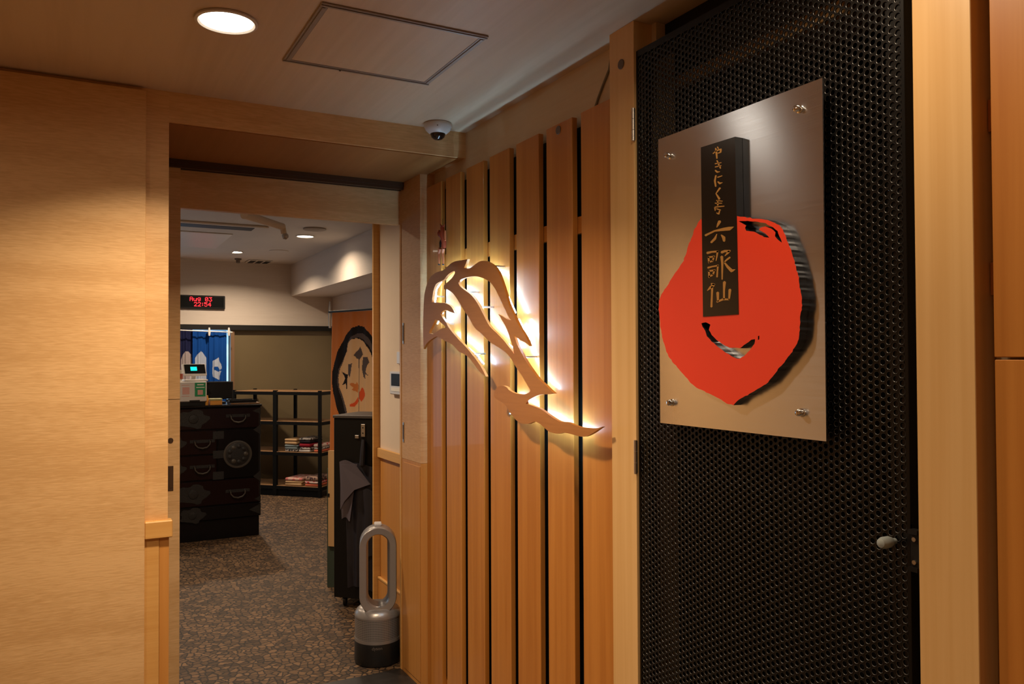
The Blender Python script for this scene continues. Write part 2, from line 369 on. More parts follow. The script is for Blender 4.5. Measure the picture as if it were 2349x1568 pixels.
# right wall behind the slats
wr = wbox('wall_right', XW, XW+.06, 1.69, YF+.10, 0, ZC, m_cream, 'cream wall behind the vertical cedar slats')
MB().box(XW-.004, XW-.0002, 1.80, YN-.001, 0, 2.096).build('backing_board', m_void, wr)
slats = [(3.204, 3.048), (3.0, 2.857), (2.802, 2.656), (2.604, 2.452), (2.402, 2.250), (2.2005, 2.048), (2.000, 1.826)]
for i, (ya, yb) in enumerate(slats):
    MB().box(XS, XS+.0185, yb, ya, .0, 2.1205, .0012).build('slat', m_slat, wr)
for z0, z1 in ((1.768, 1.819), (.03, .08)):
    MB().box(XS+.019, XW-.0045, 1.826, YN-.002, z0, z1).build('batten', m_slat, wr)
MB().lathe([(.0135, 0), (.0135, .002), (.012, .003)], (XS-.0002, 2.126, 2.100), (-1, 0, 0), 20).build('screw_cap', m_disc, wr)
# posts either side of the perforated door
p1 = wbox('trim_5', XP, XW+.01, 1.709, 1.819, 0, ZC, m_post, 'pale cypress post between the slats and the black perforated door', bev=.001)
MB().lathe([(.0135, 0), (.0135, .002), (.012, .003)], (XP-.0002, 1.764, 2.185), (-1, 0, 0), 20).build('screw_cap', m_disc, p1)
p2 = wbox('trim_6', XP, XW+.01, .800, .905, 0, ZC, m_post, 'pale cypress post right of the black perforated door', bev=.001)
w2 = wbox('wall_right', XW, XW+.06, YK, .905, 0, ZC, m_cream, 'wall behind the slats at the right edge')
MB().box(XW-.004, XW-.0002, YK, .799, 0, 2.096).build('backing_board', m_cream, w2)
for k in range(4):
    ya = .783-k*.2
    MB().box(XS, XS+.0185, ya-.15, ya, 1.3945, 2.1205, .0012).build('slat', m_slat, w2)
    MB().box(XS, XS+.0185, ya-.15, ya-.0005, 0, 1.3905, .0012).build('slat', m_slat, w2)
for z0, z1 in ((1.768, 1.821), (1.497, 1.551), (.03, .08)):
    MB().box(XS+.019, XW-.0045, YK, .7985, z0, z1).build('batten', m_slat, w2)
# dark niche behind the door
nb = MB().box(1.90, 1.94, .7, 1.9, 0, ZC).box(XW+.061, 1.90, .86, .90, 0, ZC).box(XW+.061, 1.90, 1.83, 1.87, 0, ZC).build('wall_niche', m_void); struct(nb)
wbox('trim_7', XW+.03, XW+.075, .906, 1.708, 2.235, ZC-.001, m_black, 'black angle under the ceiling above the perforated door')
st = MB().box(1.41, 1.43, 1.15, 1.825, 2.118, 2.150).build('light_spot_rail', m_post); tag(st, 'pale rail added inside the dark niche to show as light spots through the perforated door', 'rail')  # invented rail, stands in for the light spots showing through the holes

# ================================================================= perforated door
d1 = MB().box(XD+.003, XD+.023, .926, .966, .03, 2.203).box(XD+.003, XD+.023, 1.669, 1.712, .03, 2.203).box(XD+.003, XD+.023, .967, 1.668, 2.163, 2.203).box(XD+.003, XD+.023, .967, 1.668, .03, .07).build('door_1', m_sheet)
struct(d1, 'black perforated steel door with a steel sign on it')
def perforated(y0, y1, z0, z1, p=.015):
    cx = p*math.sqrt(3)/2; ny = int((y1-y0)/cx); nz = int((z1-z0)/p)-1
    c = []
    for i in range(ny):
        for j in range(nz): c.append((y0+cx*.62+i*cx, z0+p*.55+j*p+(p/2 if i % 2 else 0)))
    c = np.array(c); n = len(c); a = np.arange(12)*PI/6
    R = p/math.sqrt(3); hexr = np.where(np.arange(12) % 2 == 0, R, p/2)
    prof = [(hexr, 0.0), (np.full(12, .0061), 0.0), (np.full(12, .0055), .0003), (np.full(12, .0051), .0011), (np.full(12, .0050), .0032)]
    V = np.zeros((n, 5, 12, 3))
    for k, (r, d) in enumerate(prof):
        V[:, k, :, 0] = XD+d; V[:, k, :, 1] = c[:, 0, None]+r*np.cos(a); V[:, k, :, 2] = c[:, 1, None]+r*np.sin(a)
    V = V.reshape(-1, 3)
    base = (np.arange(n)*60)[:, None, None, None]; k = np.arange(4)[None, :, None, None]; i = np.arange(12)[None, None, :, None]
    j = (i+1) % 12
    F = np.concatenate([base+k*12+i, base+(k+1)*12+i, base+(k+1)*12+j, base+k*12+j], axis=3).reshape(-1, 4)
    me = bpy.data.meshes.new('perforated_sheet'); org = np.array(ORIG[d1])
    me.vertices.add(len(V)); me.vertices.foreach_set('co', (V-org).ravel())
    me.loops.add(F.size); me.loops.foreach_set('vertex_index', F.ravel().astype(np.int32))
    me.polygons.add(len(F)); me.polygons.foreach_set('loop_start', np.arange(len(F), dtype=np.int32)*4); me.polygons.foreach_set('loop_total', np.full(len(F), 4, dtype=np.int32))
    me.update(); me.materials.append(m_sheet); me.materials.append(m_rim)
    me.polygons.foreach_set('material_index', np.tile(np.repeat(np.array([0, 1, 1, 0], dtype=np.int32), 12), n))
    sm = np.tile(np.repeat(np.array([False, True, True, True]), 12), n); me.polygons.foreach_set('use_smooth', sm)
    sh = me.attributes.new('sharp_edge', 'BOOLEAN', 'EDGE') if 'sharp_edge' not in me.attributes else me.attributes['sharp_edge']
    me.validate()
    o = bpy.data.objects.new('perforated_sheet', me); COL.objects.link(o); o.parent = d1; ORIG[o] = ORIG[d1]
    return o, c
sheet, holes = perforated(.931, 1.708, .05, 2.198)
eb = MB().box(XD-.0002, XD+.004, .926, .9335, .03, 2.203, .0006).box(XD-.0002, XD+.004, 1.702, 1.712, .03, 2.203, .0006).box(XD-.0002, XD+.004, .9336, 1.7019, 2.186, 2.203).box(XD-.0002, XD+.004, .9336, 1.7019, .03, .064)
eb.build('edge_frame', m_sheet, d1)
for z0, z1 in ((1.964, 2.051), (1.091, 1.180)):
    h = MB()
    L3 = (z1-z0)/3
    for k in range(3): h.lathe([(.0042, 0), (.0042, L3-.0012)], (XP-.0045, 1.7065, z0+k*L3), (0, 0, 1), 12)
    h.box(XP-.0012, XP-.0002, 1.703, 1.716, z0+.003, z1-.003)
    h.build('hinge', m_satin, d1, smooth=True)
kb = MB().lathe([(.005, 0), (.005, .010), (.0085, .012), (.0105, .018), (.0105, .032), (.008, .039), (.003, .0415)], (XD, .957, 1.065), (-1, 0, 0), 20).build('knob', m_knob, d1, smooth=True)
MB().box(XD+.0008, XD+.004, .926, .927, 1.03, 1.10).box(1.284, 1.30, .9075, .9245, 1.02, 1.028).box(1.284, 1.30, .9075, .9245, 1.085, 1.093).box(1.290, 1.300, .908, .924, 1.028, 1.085).build('latch_plate', m_black, d1)
for z in (1.036, 1.076): MB().lathe([(.004, 0), (.004, .003)], (1.290, .916, z), (-1, 0, 0), 10).build('latch_screw', m_satin, d1)

# ================================================================= brushed steel sign
SX = 1.260
sign = thing('wall_sign', (SX, 1.328, 1.233), 'brushed steel restaurant sign with red emblem and black lettered plaque on the perforated door', 'sign')
ZT, ZBT = 1.9335, 1.234; YA, YZ = 1.578, 1.078
pl = MB().box(SX, SX+.003, YZ, YA, ZBT, ZT).build('steel_plate', m_brushed, sign)
uv = pl.data.uv_layers.new(name='UVMap')
for lp in pl.data.loops:
    co = pl.data.vertices[lp.vertex_index].co; uv.data[lp.index].uv = (co.z*1.2, co.y*1.6+.5)
for x, y in ((1537, 357), (1834, 250), (1542, 923), (1840, 946)):
    p = onx(x, y, SX)
    MB().lathe([(.0085, 0), (.0085, .002), (.0055, .003), (.0055, .007), (.0070, .0072), (.0070, .011), (.0055, .014), (.002, .0155)], (SX, p.y, p.z), (-1, 0, 0), 18).build('bolt', m_steel, sign, smooth=True)
    MB().lathe([(.005, 0), (.005, XD-SX-.003)], (SX+.003, p.y, p.z), (1, 0, 0), 12).build('standoff', m_steel, sign)
T = .020
def zA(L): return [(1480+x/3.409, 160+y/3.409) for x, y in L]
def zB(L): return [(1480+x/3.409, 580+y/3.409) for x, y in L]
def yz(L, X): return [(p.y, p.z) for p in (onx(x, y, X) for x, y in L)]
def jag(L, a, step):
    out = []
    for i in range(len(L)):
        p = np.array(L[i]); q = np.array(L[(i+1) % len(L)]); d = np.linalg.norm(q-p); n = max(1, int(d/step)); nr = np.array([-(q-p)[1], (q-p)[0]])/(d+1e-9)
        for k in range(n):
            out.append(tuple(p+(q-p)*k/n+nr*random.uniform(-a, a)))
    return out
red = zA([(440, 1165), (725, 1143), (780, 1150), (860, 1165), (940, 1170), (1000, 1190), (1045, 1215), (1075, 1250), (1095, 1290), (1110, 1340), (1135, 1390), (1150, 1440)]) + \
      zB([(1165, 50), (1180, 120), (1200, 190), (1210, 270), (1225, 340), (1228, 410), (1215, 480), (1212, 540), (1205, 620), (1195, 690), (1150, 770), (1100, 840), (1030, 920), (960, 1010), (880, 1065), (800, 1110), (720, 1155), (690, 1187), (640, 1175), (580, 1135), (520, 1105), (460, 1080), (400, 1050), (340, 1000), (290, 935), (240, 880), (190, 820), (155, 740), (130, 640), (112, 530), (106, 440), (112, 370), (130, 315), (170, 255), (215, 190), (255, 125), (300, 60), (320, 0)]) + \
      zA([(330, 1390), (360, 1320), (385, 1245), (415, 1195)])
topcut = zA([(730, 1185), (760, 1180), (860, 1185), (940, 1200), (1000, 1230), (1035, 1260), (1050, 1300), (1070, 1350), (1040, 1330), (1015, 1300), (1020, 1270), (985, 1240), (940, 1225), (900, 1235), (890, 1250), (940, 1280), (970, 1312), (930, 1305), (850, 1265), (790, 1258), (780, 1235), (790, 1215), (760, 1200)])
smile = zB([(440, 550), (475, 540), (510, 560), (500, 600), (520, 640), (560, 680), (610, 715), (660, 738), (740, 742), (790, 710), (830, 680), (858, 672), (855, 710), (830, 745), (790, 790), (740, 828), (700, 820), (640, 785), (580, 740), (520, 690), (485, 650), (470, 610), (450, 575)])
dot = zB([(882, 650), (893, 645), (892, 675), (882, 680)])
plq_px = [(1608.5, 338), (1687, 313.5), (1695, 720.5), (1613.5, 726)]
XF = SX-T
plq = yz(plq_px, XF)
em = wall_plate([yz(jag(red, 1.0, 5), XF), yz(jag(topcut, .6, 5), XF), yz(jag(smile, .7, 5), XF), yz(dot, XF)], XF, T)
em.build('emblem', [m_red, m_edge], sign)
pm = wall_plate([plq], XF-.0012, T+.0006); pq = pm.build('plaque', [m_plaque, m_edge], sign)
def s8(L): return [[(1590+x/6.03, 480+y/6.03, w/6.03) for x, y, w in st_] for st_ in L]
def s7(L): return [[(1600+x/7.47, 310+y/7.47, w/7.47) for x, y, w in st_] for st_ in L]
big = s8([
    [(370, 165, 42), (350, 205, 34), (330, 248, 10)], [(172, 360, 30), (300, 298, 22), (430, 275, 44), (505, 266, 52), (562, 242, 8)],
    [(330, 342, 10), (305, 405, 34), (252, 458, 28)], [(390, 352, 12), (425, 392, 44), (432, 440, 30)],
    [(197, 603, 34), (260, 588, 26), (345, 582, 26)], [(340, 578, 26), (332, 650, 20), (320, 712, 10)],
    [(215, 660, 24), (222, 738, 24)], [(210, 662, 22), (298, 652, 24)], [(288, 655, 24), (276, 712, 20)], [(222, 730, 22), (278, 712, 22)],
    [(206, 808, 26), (270, 790, 20), (352, 776, 22)], [(345, 778, 24), (338, 860, 20), (334, 935, 22)],
    [(220, 850, 24), (226, 940, 26)], [(215, 852, 22), (305, 842, 24)], [(296, 845, 26), (278, 905, 22)], [(226, 930, 26), (280, 902, 22)],
    [(396, 595, 36), (440, 577, 32), (512, 576, 30)], [(500, 582, 34), (470, 615, 24), (440, 645, 8)],
    [(398, 652, 38), (406, 750, 28), (404, 968, 16)], [(512, 664, 24), (470, 695, 24), (430, 732, 16)], [(430, 728, 16), (480, 795, 34), (535, 850, 44), (585, 830, 6)],
    [(290, 1042, 40), (242, 1080, 36), (200, 1122, 10)], [(255, 1030, 26), (300, 1040, 20)], [(266, 1070, 30), (262, 1200, 24), (256, 1348, 28)],
    [(436, 1005, 42), (430, 1120, 26), (430, 1240, 24)], [(342, 1150, 38), (346, 1268, 26)], [(332, 1278, 24), (420, 1242, 28), (505, 1246, 20)], [(512, 1110, 40), (500, 1246, 22)]])
small = s7([
    [(270, 315, 18), (330, 265, 20), (405, 240, 24), (400, 290, 26), (355, 310, 14)], [(312, 222, 18), (328, 310, 30), (336, 400, 20)], [(345, 200, 20), (362, 235, 14)],
    [(305, 490, 18), (410, 470, 14)], [(306, 545, 18), (410, 520, 14)], [(335, 432, 18), (365, 500, 22), (398, 568, 20)], [(308, 602, 22), (340, 632, 28), (386, 625, 10)],
    [(318, 692, 26), (300, 780, 28), (315, 878, 24)], [(348, 722, 20), (425, 695, 14)], [(352, 798, 20), (385, 825, 34), (432, 810, 8)],
    [(388, 905, 32), (320, 1000, 18), (378, 1092, 36)],
    [(330, 1118, 20), (430, 1130, 12)], [(305, 1165, 18), (420, 1165, 15)], [(350, 1110, 15), (350, 1200, 26)], [(300, 1232, 20), (460, 1215, 16)], [(300, 1235, 24), (306, 1292, 14)], [(330, 1260, 18), (398, 1282, 18)], [(385, 1282, 18), (368, 1350, 26), (330, 1330, 14)]])
lt = MB()
for st_ in big+small:
    w_ = wall_plate([yz(stroke(st_), XF-.0012)], XF-.0012-.0007, .0006)
    lt.add(w_.v, w_.f)
lt.build('lettering', m_gold, pq)

# ================================================================= backlit wooden sculpture
SCX = 1.250
def z5(L): return [(950+x/2.75, 480+y/2.75) for x, y in L]
outer = z5([(60, 880), (57, 800), (57, 700), (62, 560), (75, 490), (100, 430), (140, 397), (180, 385), (210, 360), (245, 332), (290, 322), (315, 318), (336, 313), (325, 345), (312, 370), (345, 372), (375, 355), (400, 335), (430, 324), (462, 330), (500, 355), (530, 395), (555, 460), (580, 540), (600, 610), (625, 660), (655, 725), (690, 780), (710, 815), (728, 862), (700, 840), (665, 822), (640, 800), (629, 790), (645, 840), (665, 882), (700, 950), (740, 1010), (785, 1070), (830, 1110), (860, 1140), (886, 1162), (840, 1166), (800, 1167), (765, 1178), (720, 1205), (705, 1226), (740, 1235), (790, 1255), (830, 1280), (870, 1310), (920, 1338), (970, 1342), (1010, 1360), (1060, 1375), (1120, 1380), (1160, 1378), (1187, 1370), (1150, 1395), (1110, 1420), (1080, 1432), (1050, 1432), (1000, 1420), (950, 1408), (900, 1415), (850, 1400), (820, 1375), (790, 1350), (760, 1338), (720, 1352), (680, 1350), (645, 1330), (620, 1300), (600, 1275), (580, 1240), (540, 1207), (512, 1190), (504, 1160), (520, 1125), (550, 1112), (580, 1118), (600, 1140), (640, 1160), (690, 1166), (720, 1156), (732, 1140), (715, 1110), (680, 1050), (640, 990), (610, 940), (580, 905), (540, 875), (490, 845), (450, 810), (420, 780), (380, 745), (350, 690), (310, 630), (280, 580), (250, 535), (215, 507), (189, 503), (188, 480), (206, 462), (235, 435), (257, 402), (253, 388), (232, 397), (205, 420), (188, 443), (160, 457), (135, 475), (120, 520), (112, 585), (150, 588), (190, 590), (225, 605), (245, 630), (256, 656), (225, 645), (195, 635), (165, 655), (177, 680), (200, 710), (215, 740), (245, 780), (285, 825), (320, 860), (350, 895), (385, 940), (420, 990), (453, 1054), (420, 1030), (380, 980), (350, 940), (315, 912), (280, 895), (240, 852), (200, 832), (170, 815), (140, 802), (100, 825), (75, 850)])
holeA = z5([(280, 460), (300, 440), (340, 426), (385, 422), (430, 432), (475, 456), (510, 500), (545, 570), (575, 635), (600, 685), (613, 698), (590, 694), (560, 675), (530, 660), (550, 690), (580, 745), (600, 800), (620, 860), (631, 912), (600, 870), (560, 820), (520, 780), (475, 735), (440, 670), (415, 620), (385, 570), (355, 535), (320, 510), (290, 485)])
holeB = z5([(93, 780), (100, 760), (122, 722), (132, 696), (150, 700), (188, 730), (206, 748), (175, 750), (150, 765), (122, 785)])
sc = thing('wall_sculpture', (SCX, 2.45, 1.2), 'flowing flame shaped wooden wall sculpture glowing white from behind on the slats', 'sculpture')
wall_plate([yz(smooth_closed(c, 3), SCX) for c in (outer, holeA, holeB)], SCX, .010).build('wooden_cutout', [m_sculpt, m_slat], sc)
ledpaths = [z5([(90, 700), (95, 600), (105, 500), (150, 430), (215, 385), (270, 360)]), z5([(300, 400), (360, 395), (430, 375), (490, 410), (525, 480), (560, 560), (600, 650)]),
            z5([(620, 690), (660, 770), (690, 815)]), z5([(235, 480), (290, 540), (350, 620), (400, 700), (450, 760), (520, 820), (580, 870)]),
            z5([(590, 720), (612, 800), (640, 900), (690, 1000), (740, 1075), (800, 1135)]), z5([(110, 720), (150, 640), (200, 615)]),
            z5([(180, 780), (240, 815), (300, 870), (360, 920), (400, 975)]), z5([(560, 1160), (640, 1215), (700, 1280), (780, 1300), (850, 1350), (950, 1375), (1040, 1400)])]
for P in ledpaths:
    q = [onx(x, y, SCX+.005)+Vector((.030, .010, 0)) for x, y in P]
    led = MB().tube(q, .0024, 6).build('led_strip', m_led, sc)
    ch_ = MB().tube([p-Vector((.0052, 0, 0)) for p in q], .0028, 6).build('led_holder', m_white, sc)
for x, y in ((495, 357), (335, 520), (120, 548), (425, 615), (375, 910), (690, 930), (600, 1290), (860, 1385), (180, 720)):
    p = onx(950+x/2.75, 480+y/2.75, SCX+.01); MB().lathe([(.0035, 0), (.0035, XS-SCX-.0105)], (SCX+.01, p.y, p.z), (1, 0, 0), 10).build('mounting_peg', m_satin, sc)

# ================================================================= small hanging figurine
FX = 1.290
fg = thing('figurine', (FX, 3.012, 1.768), 'small red and orange doll figurine hanging on the slats above the sculpture', 'figurine')
def zf(x, y): return onx(960+x/10.45, 490+y/10.45, FX)
b_ = MB()
b_.tube([zf(575, 280), zf(570, 330), zf(575, 400), zf(570, 480), zf(590, 580), zf(610, 700), zf(600, 820)], [.004, .0085, .0075, .016, .012, .010, .010], 12)
b_.build('body', m_figred, fg, smooth=True, angle=60)
MB().tube([zf(520, 240), zf(545, 300), zf(600, 300), zf(630, 250)], [.001, .004, .004, .001], 8).build('headdress', m_figred, fg)
MB().tube([zf(500, 400), zf(480, 460), zf(490, 520), zf(540, 570)], [.004, .006, .005, .003], 10).build('arm', m_figred, fg, smooth=True)
MB().tube([zf(640, 400), zf(635, 470), zf(635, 560), zf(645, 640)], [.003, .005, .005, .003], 10).build('arm', m_figskin, fg, smooth=True)
MB().tube([zf(545, 600), zf(530, 700), zf(520, 810)], [.003, .006, .003], 8).build('sash', m_figdark, fg)
for x0, x1 in ((520, 490), (600, 590)):
    lg = MB().tube([zf(x0, 830), zf((x0+x1)/2-20, 950), zf(x1, 1080), zf(x1+5, 1200)], [.007, .006, .005, .004], 10).build('leg', m_figskin, fg, smooth=True)
    MB().tube([zf(x1, 1200), zf(x1+5, 1225)], [.0048, .004], 8).build('shoe', m_figdark, lg)
MB().tube([zf(575, 270), Vector((XS-.001, 3.03, 1.962))], .0008, 5).build('hanging_string', m_figdark, fg)

# grey cable above the last slat
cb_ = MB().tube([onx(1402, 130, XW-.004), onx(1397, 160, XW-.004), onx(1383, 195, XW-.004), onx(1372, 225, XW-.004), onx(1364, 250, XW-.004), onx(1360, 285, XW-.004)], .0035, 8).build('cable', mat('grey_cable', (.20, .16, .10), .5), smooth=True)
tag(cb_, 'thin grey cable on the cream wall above the last slat by the post', 'cable')

# ================================================================= ceiling things, entrance
def downlight(x, y, z, r, watts, label, group=None, spread=135, color=WARM, lens=m_lens, seg=40):
    t = thing('ceiling_light', (x, y, z), label, 'ceiling light', group=group)
    MB().lathe([(r*.98, .0), (r*1.10, -.001), (r*1.10, -.006), (r*1.0, -.008), (r*.93, -.004), (r*.93, 0)], (x, y, z), n=seg, cap=False).build('trim_ring', m_white, t, smooth=True)
    MB().lathe([(.001, -.0035), (r*.93, -.0035)], (x, y, z), n=seg, cap=False).build('lens', lens, t)
    ld = bpy.data.lights.new('downlight', 'AREA'); ld.shape = 'DISK'; ld.size = r*1.8; ld.energy = watts; ld.color = color; ld.spread = math.radians(spread)
    lo = bpy.data.objects.new('downlight_lamp', ld); COL.objects.link(lo); lo.parent = t; lo.location = (0, 0, -.010)
    return t
lab = ['round recessed downlight glowing in the entrance ceiling left of the hatch', 'round recessed downlight above the left side of the entrance, out of the photo', 'round recessed downlight above the viewer, out of the photo', 'round recessed downlight behind the viewer, out of the photo']
for (x, y, e, s_), l in zip(LAMPS_FRONT, lab): downlight(x, y, ZC, .072, e, l, 'entrance downlights', spread=s_)
# access hatch
HX0, HX1, HY0, HY1 = .528, .992, 1.976, 2.423
ht = thing('ceiling_hatch', ((HX0+HX1)/2, (HY0+HY1)/2, ZC), 'square access hatch with grey metal frame in the entrance ceiling', 'hatch')
MB().box(HX0+.0215, HX1-.0215, HY0+.0215, HY1-.025, ZC-.004, ZC-.0003).build('hatch_panel', m_ceil, ht)
MB().box(HX0+.018, HX0+.20, HY1-.0245, HY1-.0215, ZC-.003, ZC-.0006).build('gap', m_black, ht)
for a in ((HX0, HX1, HY0, HY0+.021), (HX0, HX1, HY1-.021, HY1), (HX0, HX0+.021, HY0+.021, HY1-.021), (HX1-.021, HX1, HY0+.021, HY1-.021)):
    MB().box(*a, ZC-.005, ZC-.0003, .0012).build('frame_bar', m_grey, ht)
    xm = (a[1]-a[0]) > (a[3]-a[2])
    g_ = MB().box(a[0]+(0 if xm else .007), a[1]-(0 if xm else .007), a[2]+(.007 if xm else 0), a[3]-(.007 if xm else 0), ZC-.0075, ZC-.0061); g_.build('frame_rib', m_grey, ht)
MB().lathe([(.003, 0), (.003, -.003)], ((HX0+HX1)/2-.06, HY1-.010, ZC-.006), n=10).build('screw', m_black, ht)
# dome camera
cx, cy = 1.197, 2.831-.0
dc = thing('dome_camera', (cx, cy-.012, ZC), 'white dome security camera on the ceiling in the corner above the beam', 'camera'); C0 = (cx, cy-.012, ZC)
MB().lathe([(.050, -.0002), (.0525, -.003), (.0525, -.014), (.047, -.026), (.036, -.036), (.029, -.040)], C0, n=36).build('housing', m_white, dc, smooth=True, angle=50)
MB().lathe([(.029, -.034), (.0285, -.044), (.024, -.054), (.015, -.061), (.005, -.0635), (.0005, -.064)], C0, n=32, cap=False).build('dome', m_dome, dc, smooth=True, angle=80)
for a in (-2.0, -.4, 1.2):
    MB().lathe([(.0026, 0), (.002, .0012)], (C0[0]+.0495*math.cos(a), C0[1]+.0495*math.sin(a), ZC-.020), (math.cos(a)*.9, math.sin(a)*.9, -.5), 8).build('screw', m_disc, dc)

# ================================================================= STRUCTURE: inner room
ZI = 2.42; YW = 9.0; XR = 2.52
wbox('ceiling', -2.2, 3.0, YF+.035, YW+.1, ZI, ZI+.06, m_ceil_in, 'pale ceiling of the inner room')
wbox('wall_bulkhead', 2.06, 3.0, 4.5, YW, 2.07, ZI-.0005, m_wall_up, 'boxed bulkhead along the right side of the inner room ceiling')
wbox('wall_inner_right', XR, XR+.1, 4.22, YW, 0, 2.07, m_wall_up)
wj = wbox('wall_jamb', 1.44, 1.54, YF+.101, 4.22, .905, ZI, m_wall_in, 'cream wall strip with wooden wainscot beyond the doorway')
MB().box(1.44, 1.54, YF+.101, 4.22, 0, .904).build('wainscot', m_wains, wj)
MB().box(1.424, 1.4398, YF+.101, 4.207, .856, .906, .002).build('rail', m_trimw, wj)
MB().box(1.428, 1.4398, YF+.101, 4.207, 0, .200).build('skirting', m_wains, wj)
MB().box(1.425, 1.4398, YF+.101, 4.207, .201, .213, .002).build('skirting_cap', m_trimw, wj)
MB().box(1.405, 1.541, 4.208, 4.228, 0, ZI-.001, .001).build('corner_post', m_trimw, wj)
wbox('wall_cross', 1.345, 1.44, YF+.06, YF+.101, 0, ZI, m_wall_in)
wbox('wall_cross', 1.541, 3.0, 4.12, 4.22, 0, ZI, m_wall_in)
wbox('wall_inner_left', -2.2, -2.1, YF+.12, YW, 0, ZI, m_wall_up)
wbox('wall_front', -2.1, 1.345, YF+.036, YF+.055, 2.19, ZI, m_wall_up)
wbox('wall_back', -2.2, 3.0, YW, YW+.1, 1.72, ZI, m_wall_up, 'pale upper wall of the inner room above the black beam')
wbox('wall_back', 1.455, 3.0, YW+.01, YW+.1, 0, 1.72, m_olive, 'olive panelled back wall of the inner room')
wbox('trim_8', 1.418, 1.455, YW-.03, YW+.05, 0, 1.69, mat('brown_window_post', (.16, .085, .04), .5))
wbox('trim_9', -2.1, XR, YW-.05, YW-.0005, 1.688, 1.742, m_black, 'long black beam under the pale back wall')
wn = wbox('window_1', -2.0, 1.418, YW+.12, YW+.13, .3, 1.72, m_window, 'bluish lit window behind the blue curtains')
# clock
def glyphs():
    return {'A': ['01110', '10001', '10001', '11111', '10001', '10001', '10001'], 'u': ['00000', '00000', '10001', '10001', '10001', '10011', '01101'],
            'g': ['00000', '01111', '10001', '10001', '01111', '00001', '01110'], '0': ['01110', '10001', '10011', '10101', '11001', '10001', '01110'],
            '3': ['11111', '00010', '00100', '00010', '00001', '10001', '01110'], '2': ['01110', '10001', '00001', '00010', '00100', '01000', '11111'],
            '5': ['11111', '10000', '11110', '00001', '00001', '10001', '01110'], '4': ['00010', '00110', '01010', '10010', '11111', '00010', '00010'],
            ':': ['000', '010', '010', '000', '010', '010', '000'], ' ': ['00000']*7}
ck = thing('led_clock', (1.12, YW-.035, 1.905), 'black wall clock with red digits reading Aug 03 22:54', 'clock')
MB().box(.80, 1.36, YW-.036, YW-.0005, 1.908, 2.048, .006).build('case', m_black, ck)
MB().box(.815, 1.345, YW-.0375, YW-.0362, 1.922, 2.036).build('display', m_screen, ck)
G = glyphs(); dd = MB()
def dots(txt, x, z, h):
    s = h/7
    for chh in txt:
        for r in range(7):
            for c in range(len(G[chh][0])):
                if G[chh][r][c] == '1': dd.box(x+c*s*.98, x+c*s*.98+s*.86, YW-.0392, YW-.0378, z-(r+1)*s, z-(r+1)*s+s*.86)
        x += (len(G[chh][0])+1)*s
dots('Aug', 1.008, 2.030, .044); dots('03', 1.008+4*6*.044/7, 2.030, .044); dots('22:54', 1.050, 1.976, .044)
dd.build('red_digits', m_redled, ck)

# inner ceiling things
for (x, y, e), l in zip(LAMPS_INNER, ['glowing recessed downlight near the bulkhead in the inner room', 'glowing recessed downlight farther back in the inner room ceiling', 'recessed downlight of the inner room hidden behind the lintel', 'recessed downlight of the inner room over the left side, out of view']):
    downlight(x, y, ZI, .070, e, l, 'inner room downlights', spread=150, color=(1, .79, .57))
ac = thing('air_conditioner', (.6, 7.3, ZI), 'white ceiling cassette air conditioner in the inner room', 'air conditioner')
MB().box(0.0, 1.30, 6.42, 8.2, ZI-.016, ZI-.0005, .006).build('panel', m_ceil_in, ac)
MB().box(.08, 1.20, 6.47, 6.62, ZI-.018, ZI-.0162).build('air_slot', m_black, ac)
MB().box(.2, 1.1, 6.85, 7.8, ZI-.024, ZI-.0162, .004).build('intake_grille', m_white, ac)
pp = thing('ceiling_duct', (1.44, 6.5, ZI), 'tan pipe arm with a metal end hanging under the inner room ceiling', 'duct')
a0 = onz(560, 492, ZI-.06); a1 = onz(648, 520, ZI-.07)
MB().tube([a0, a0*.5+a1*.5, a1, a1+Vector((.01, .0, -.05))], [.03, .028, .026, .022], 12).build('pipe', m_wall_in, pp, smooth=True)
e1 = a1+Vector((.012, 0, -.055)); MB().tube([e1, e1+Vector((.01, -.01, -.02)), e1+Vector((.02, -.01, -.03))], [.02, .026, .014], 10).build('nozzle', m_satin, pp, smooth=True)
MB().tube([a0+Vector((0, 0, .03)), Vector((a0.x, a0.y, ZI-.001))], .01, 8).build('hanger', m_satin, pp)
vt = thing('ceiling_vent', (1.70, 8.84, ZI), 'small dark slotted vent near the back of the inner room ceiling', 'vent')
MB().box(1.56, 1.80, 8.70, 8.96, ZI-.010, ZI-.0005, .003).build('frame', m_ceil_in, vt)
for k in range(3): MB().box(1.58+k*.075, 1.635+k*.075, 8.72, 8.94, ZI-.012, ZI-.0102).build('slot', m_black, vt)
sp = onz(546, 597, ZI-.02); sk = MB().lathe([(.035, -.0005), (.034, -.012), (.02, -.02), (.02, -.045), (.008, -.05)], (sp.x, sp.y, ZI), n=20).build('smoke_detector', m_disc, smooth=True)
tag(sk, 'small dark round detector on the inner room ceiling beside the far downlight', 'detector')
spk = onz(640, 575, ZI); tag(MB().lathe([(.09, -.0005), (.088, -.006), (.075, -.007)], (spk.x, spk.y, ZI), n=28).build('ceiling_speaker', m_ceil_in, smooth=True), 'flat pale round ceiling speaker in the inner room', 'speaker')
spk = onz(722, 524, ZI); tag(MB().lathe([(.09, -.0005), (.09, -.010), (.08, -.012)], (spk.x, spk.y, ZI), n=28).build('ceiling_rosette', m_grey, smooth=True), 'round grey ceiling rosette between the downlight and the lintel', 'rosette')

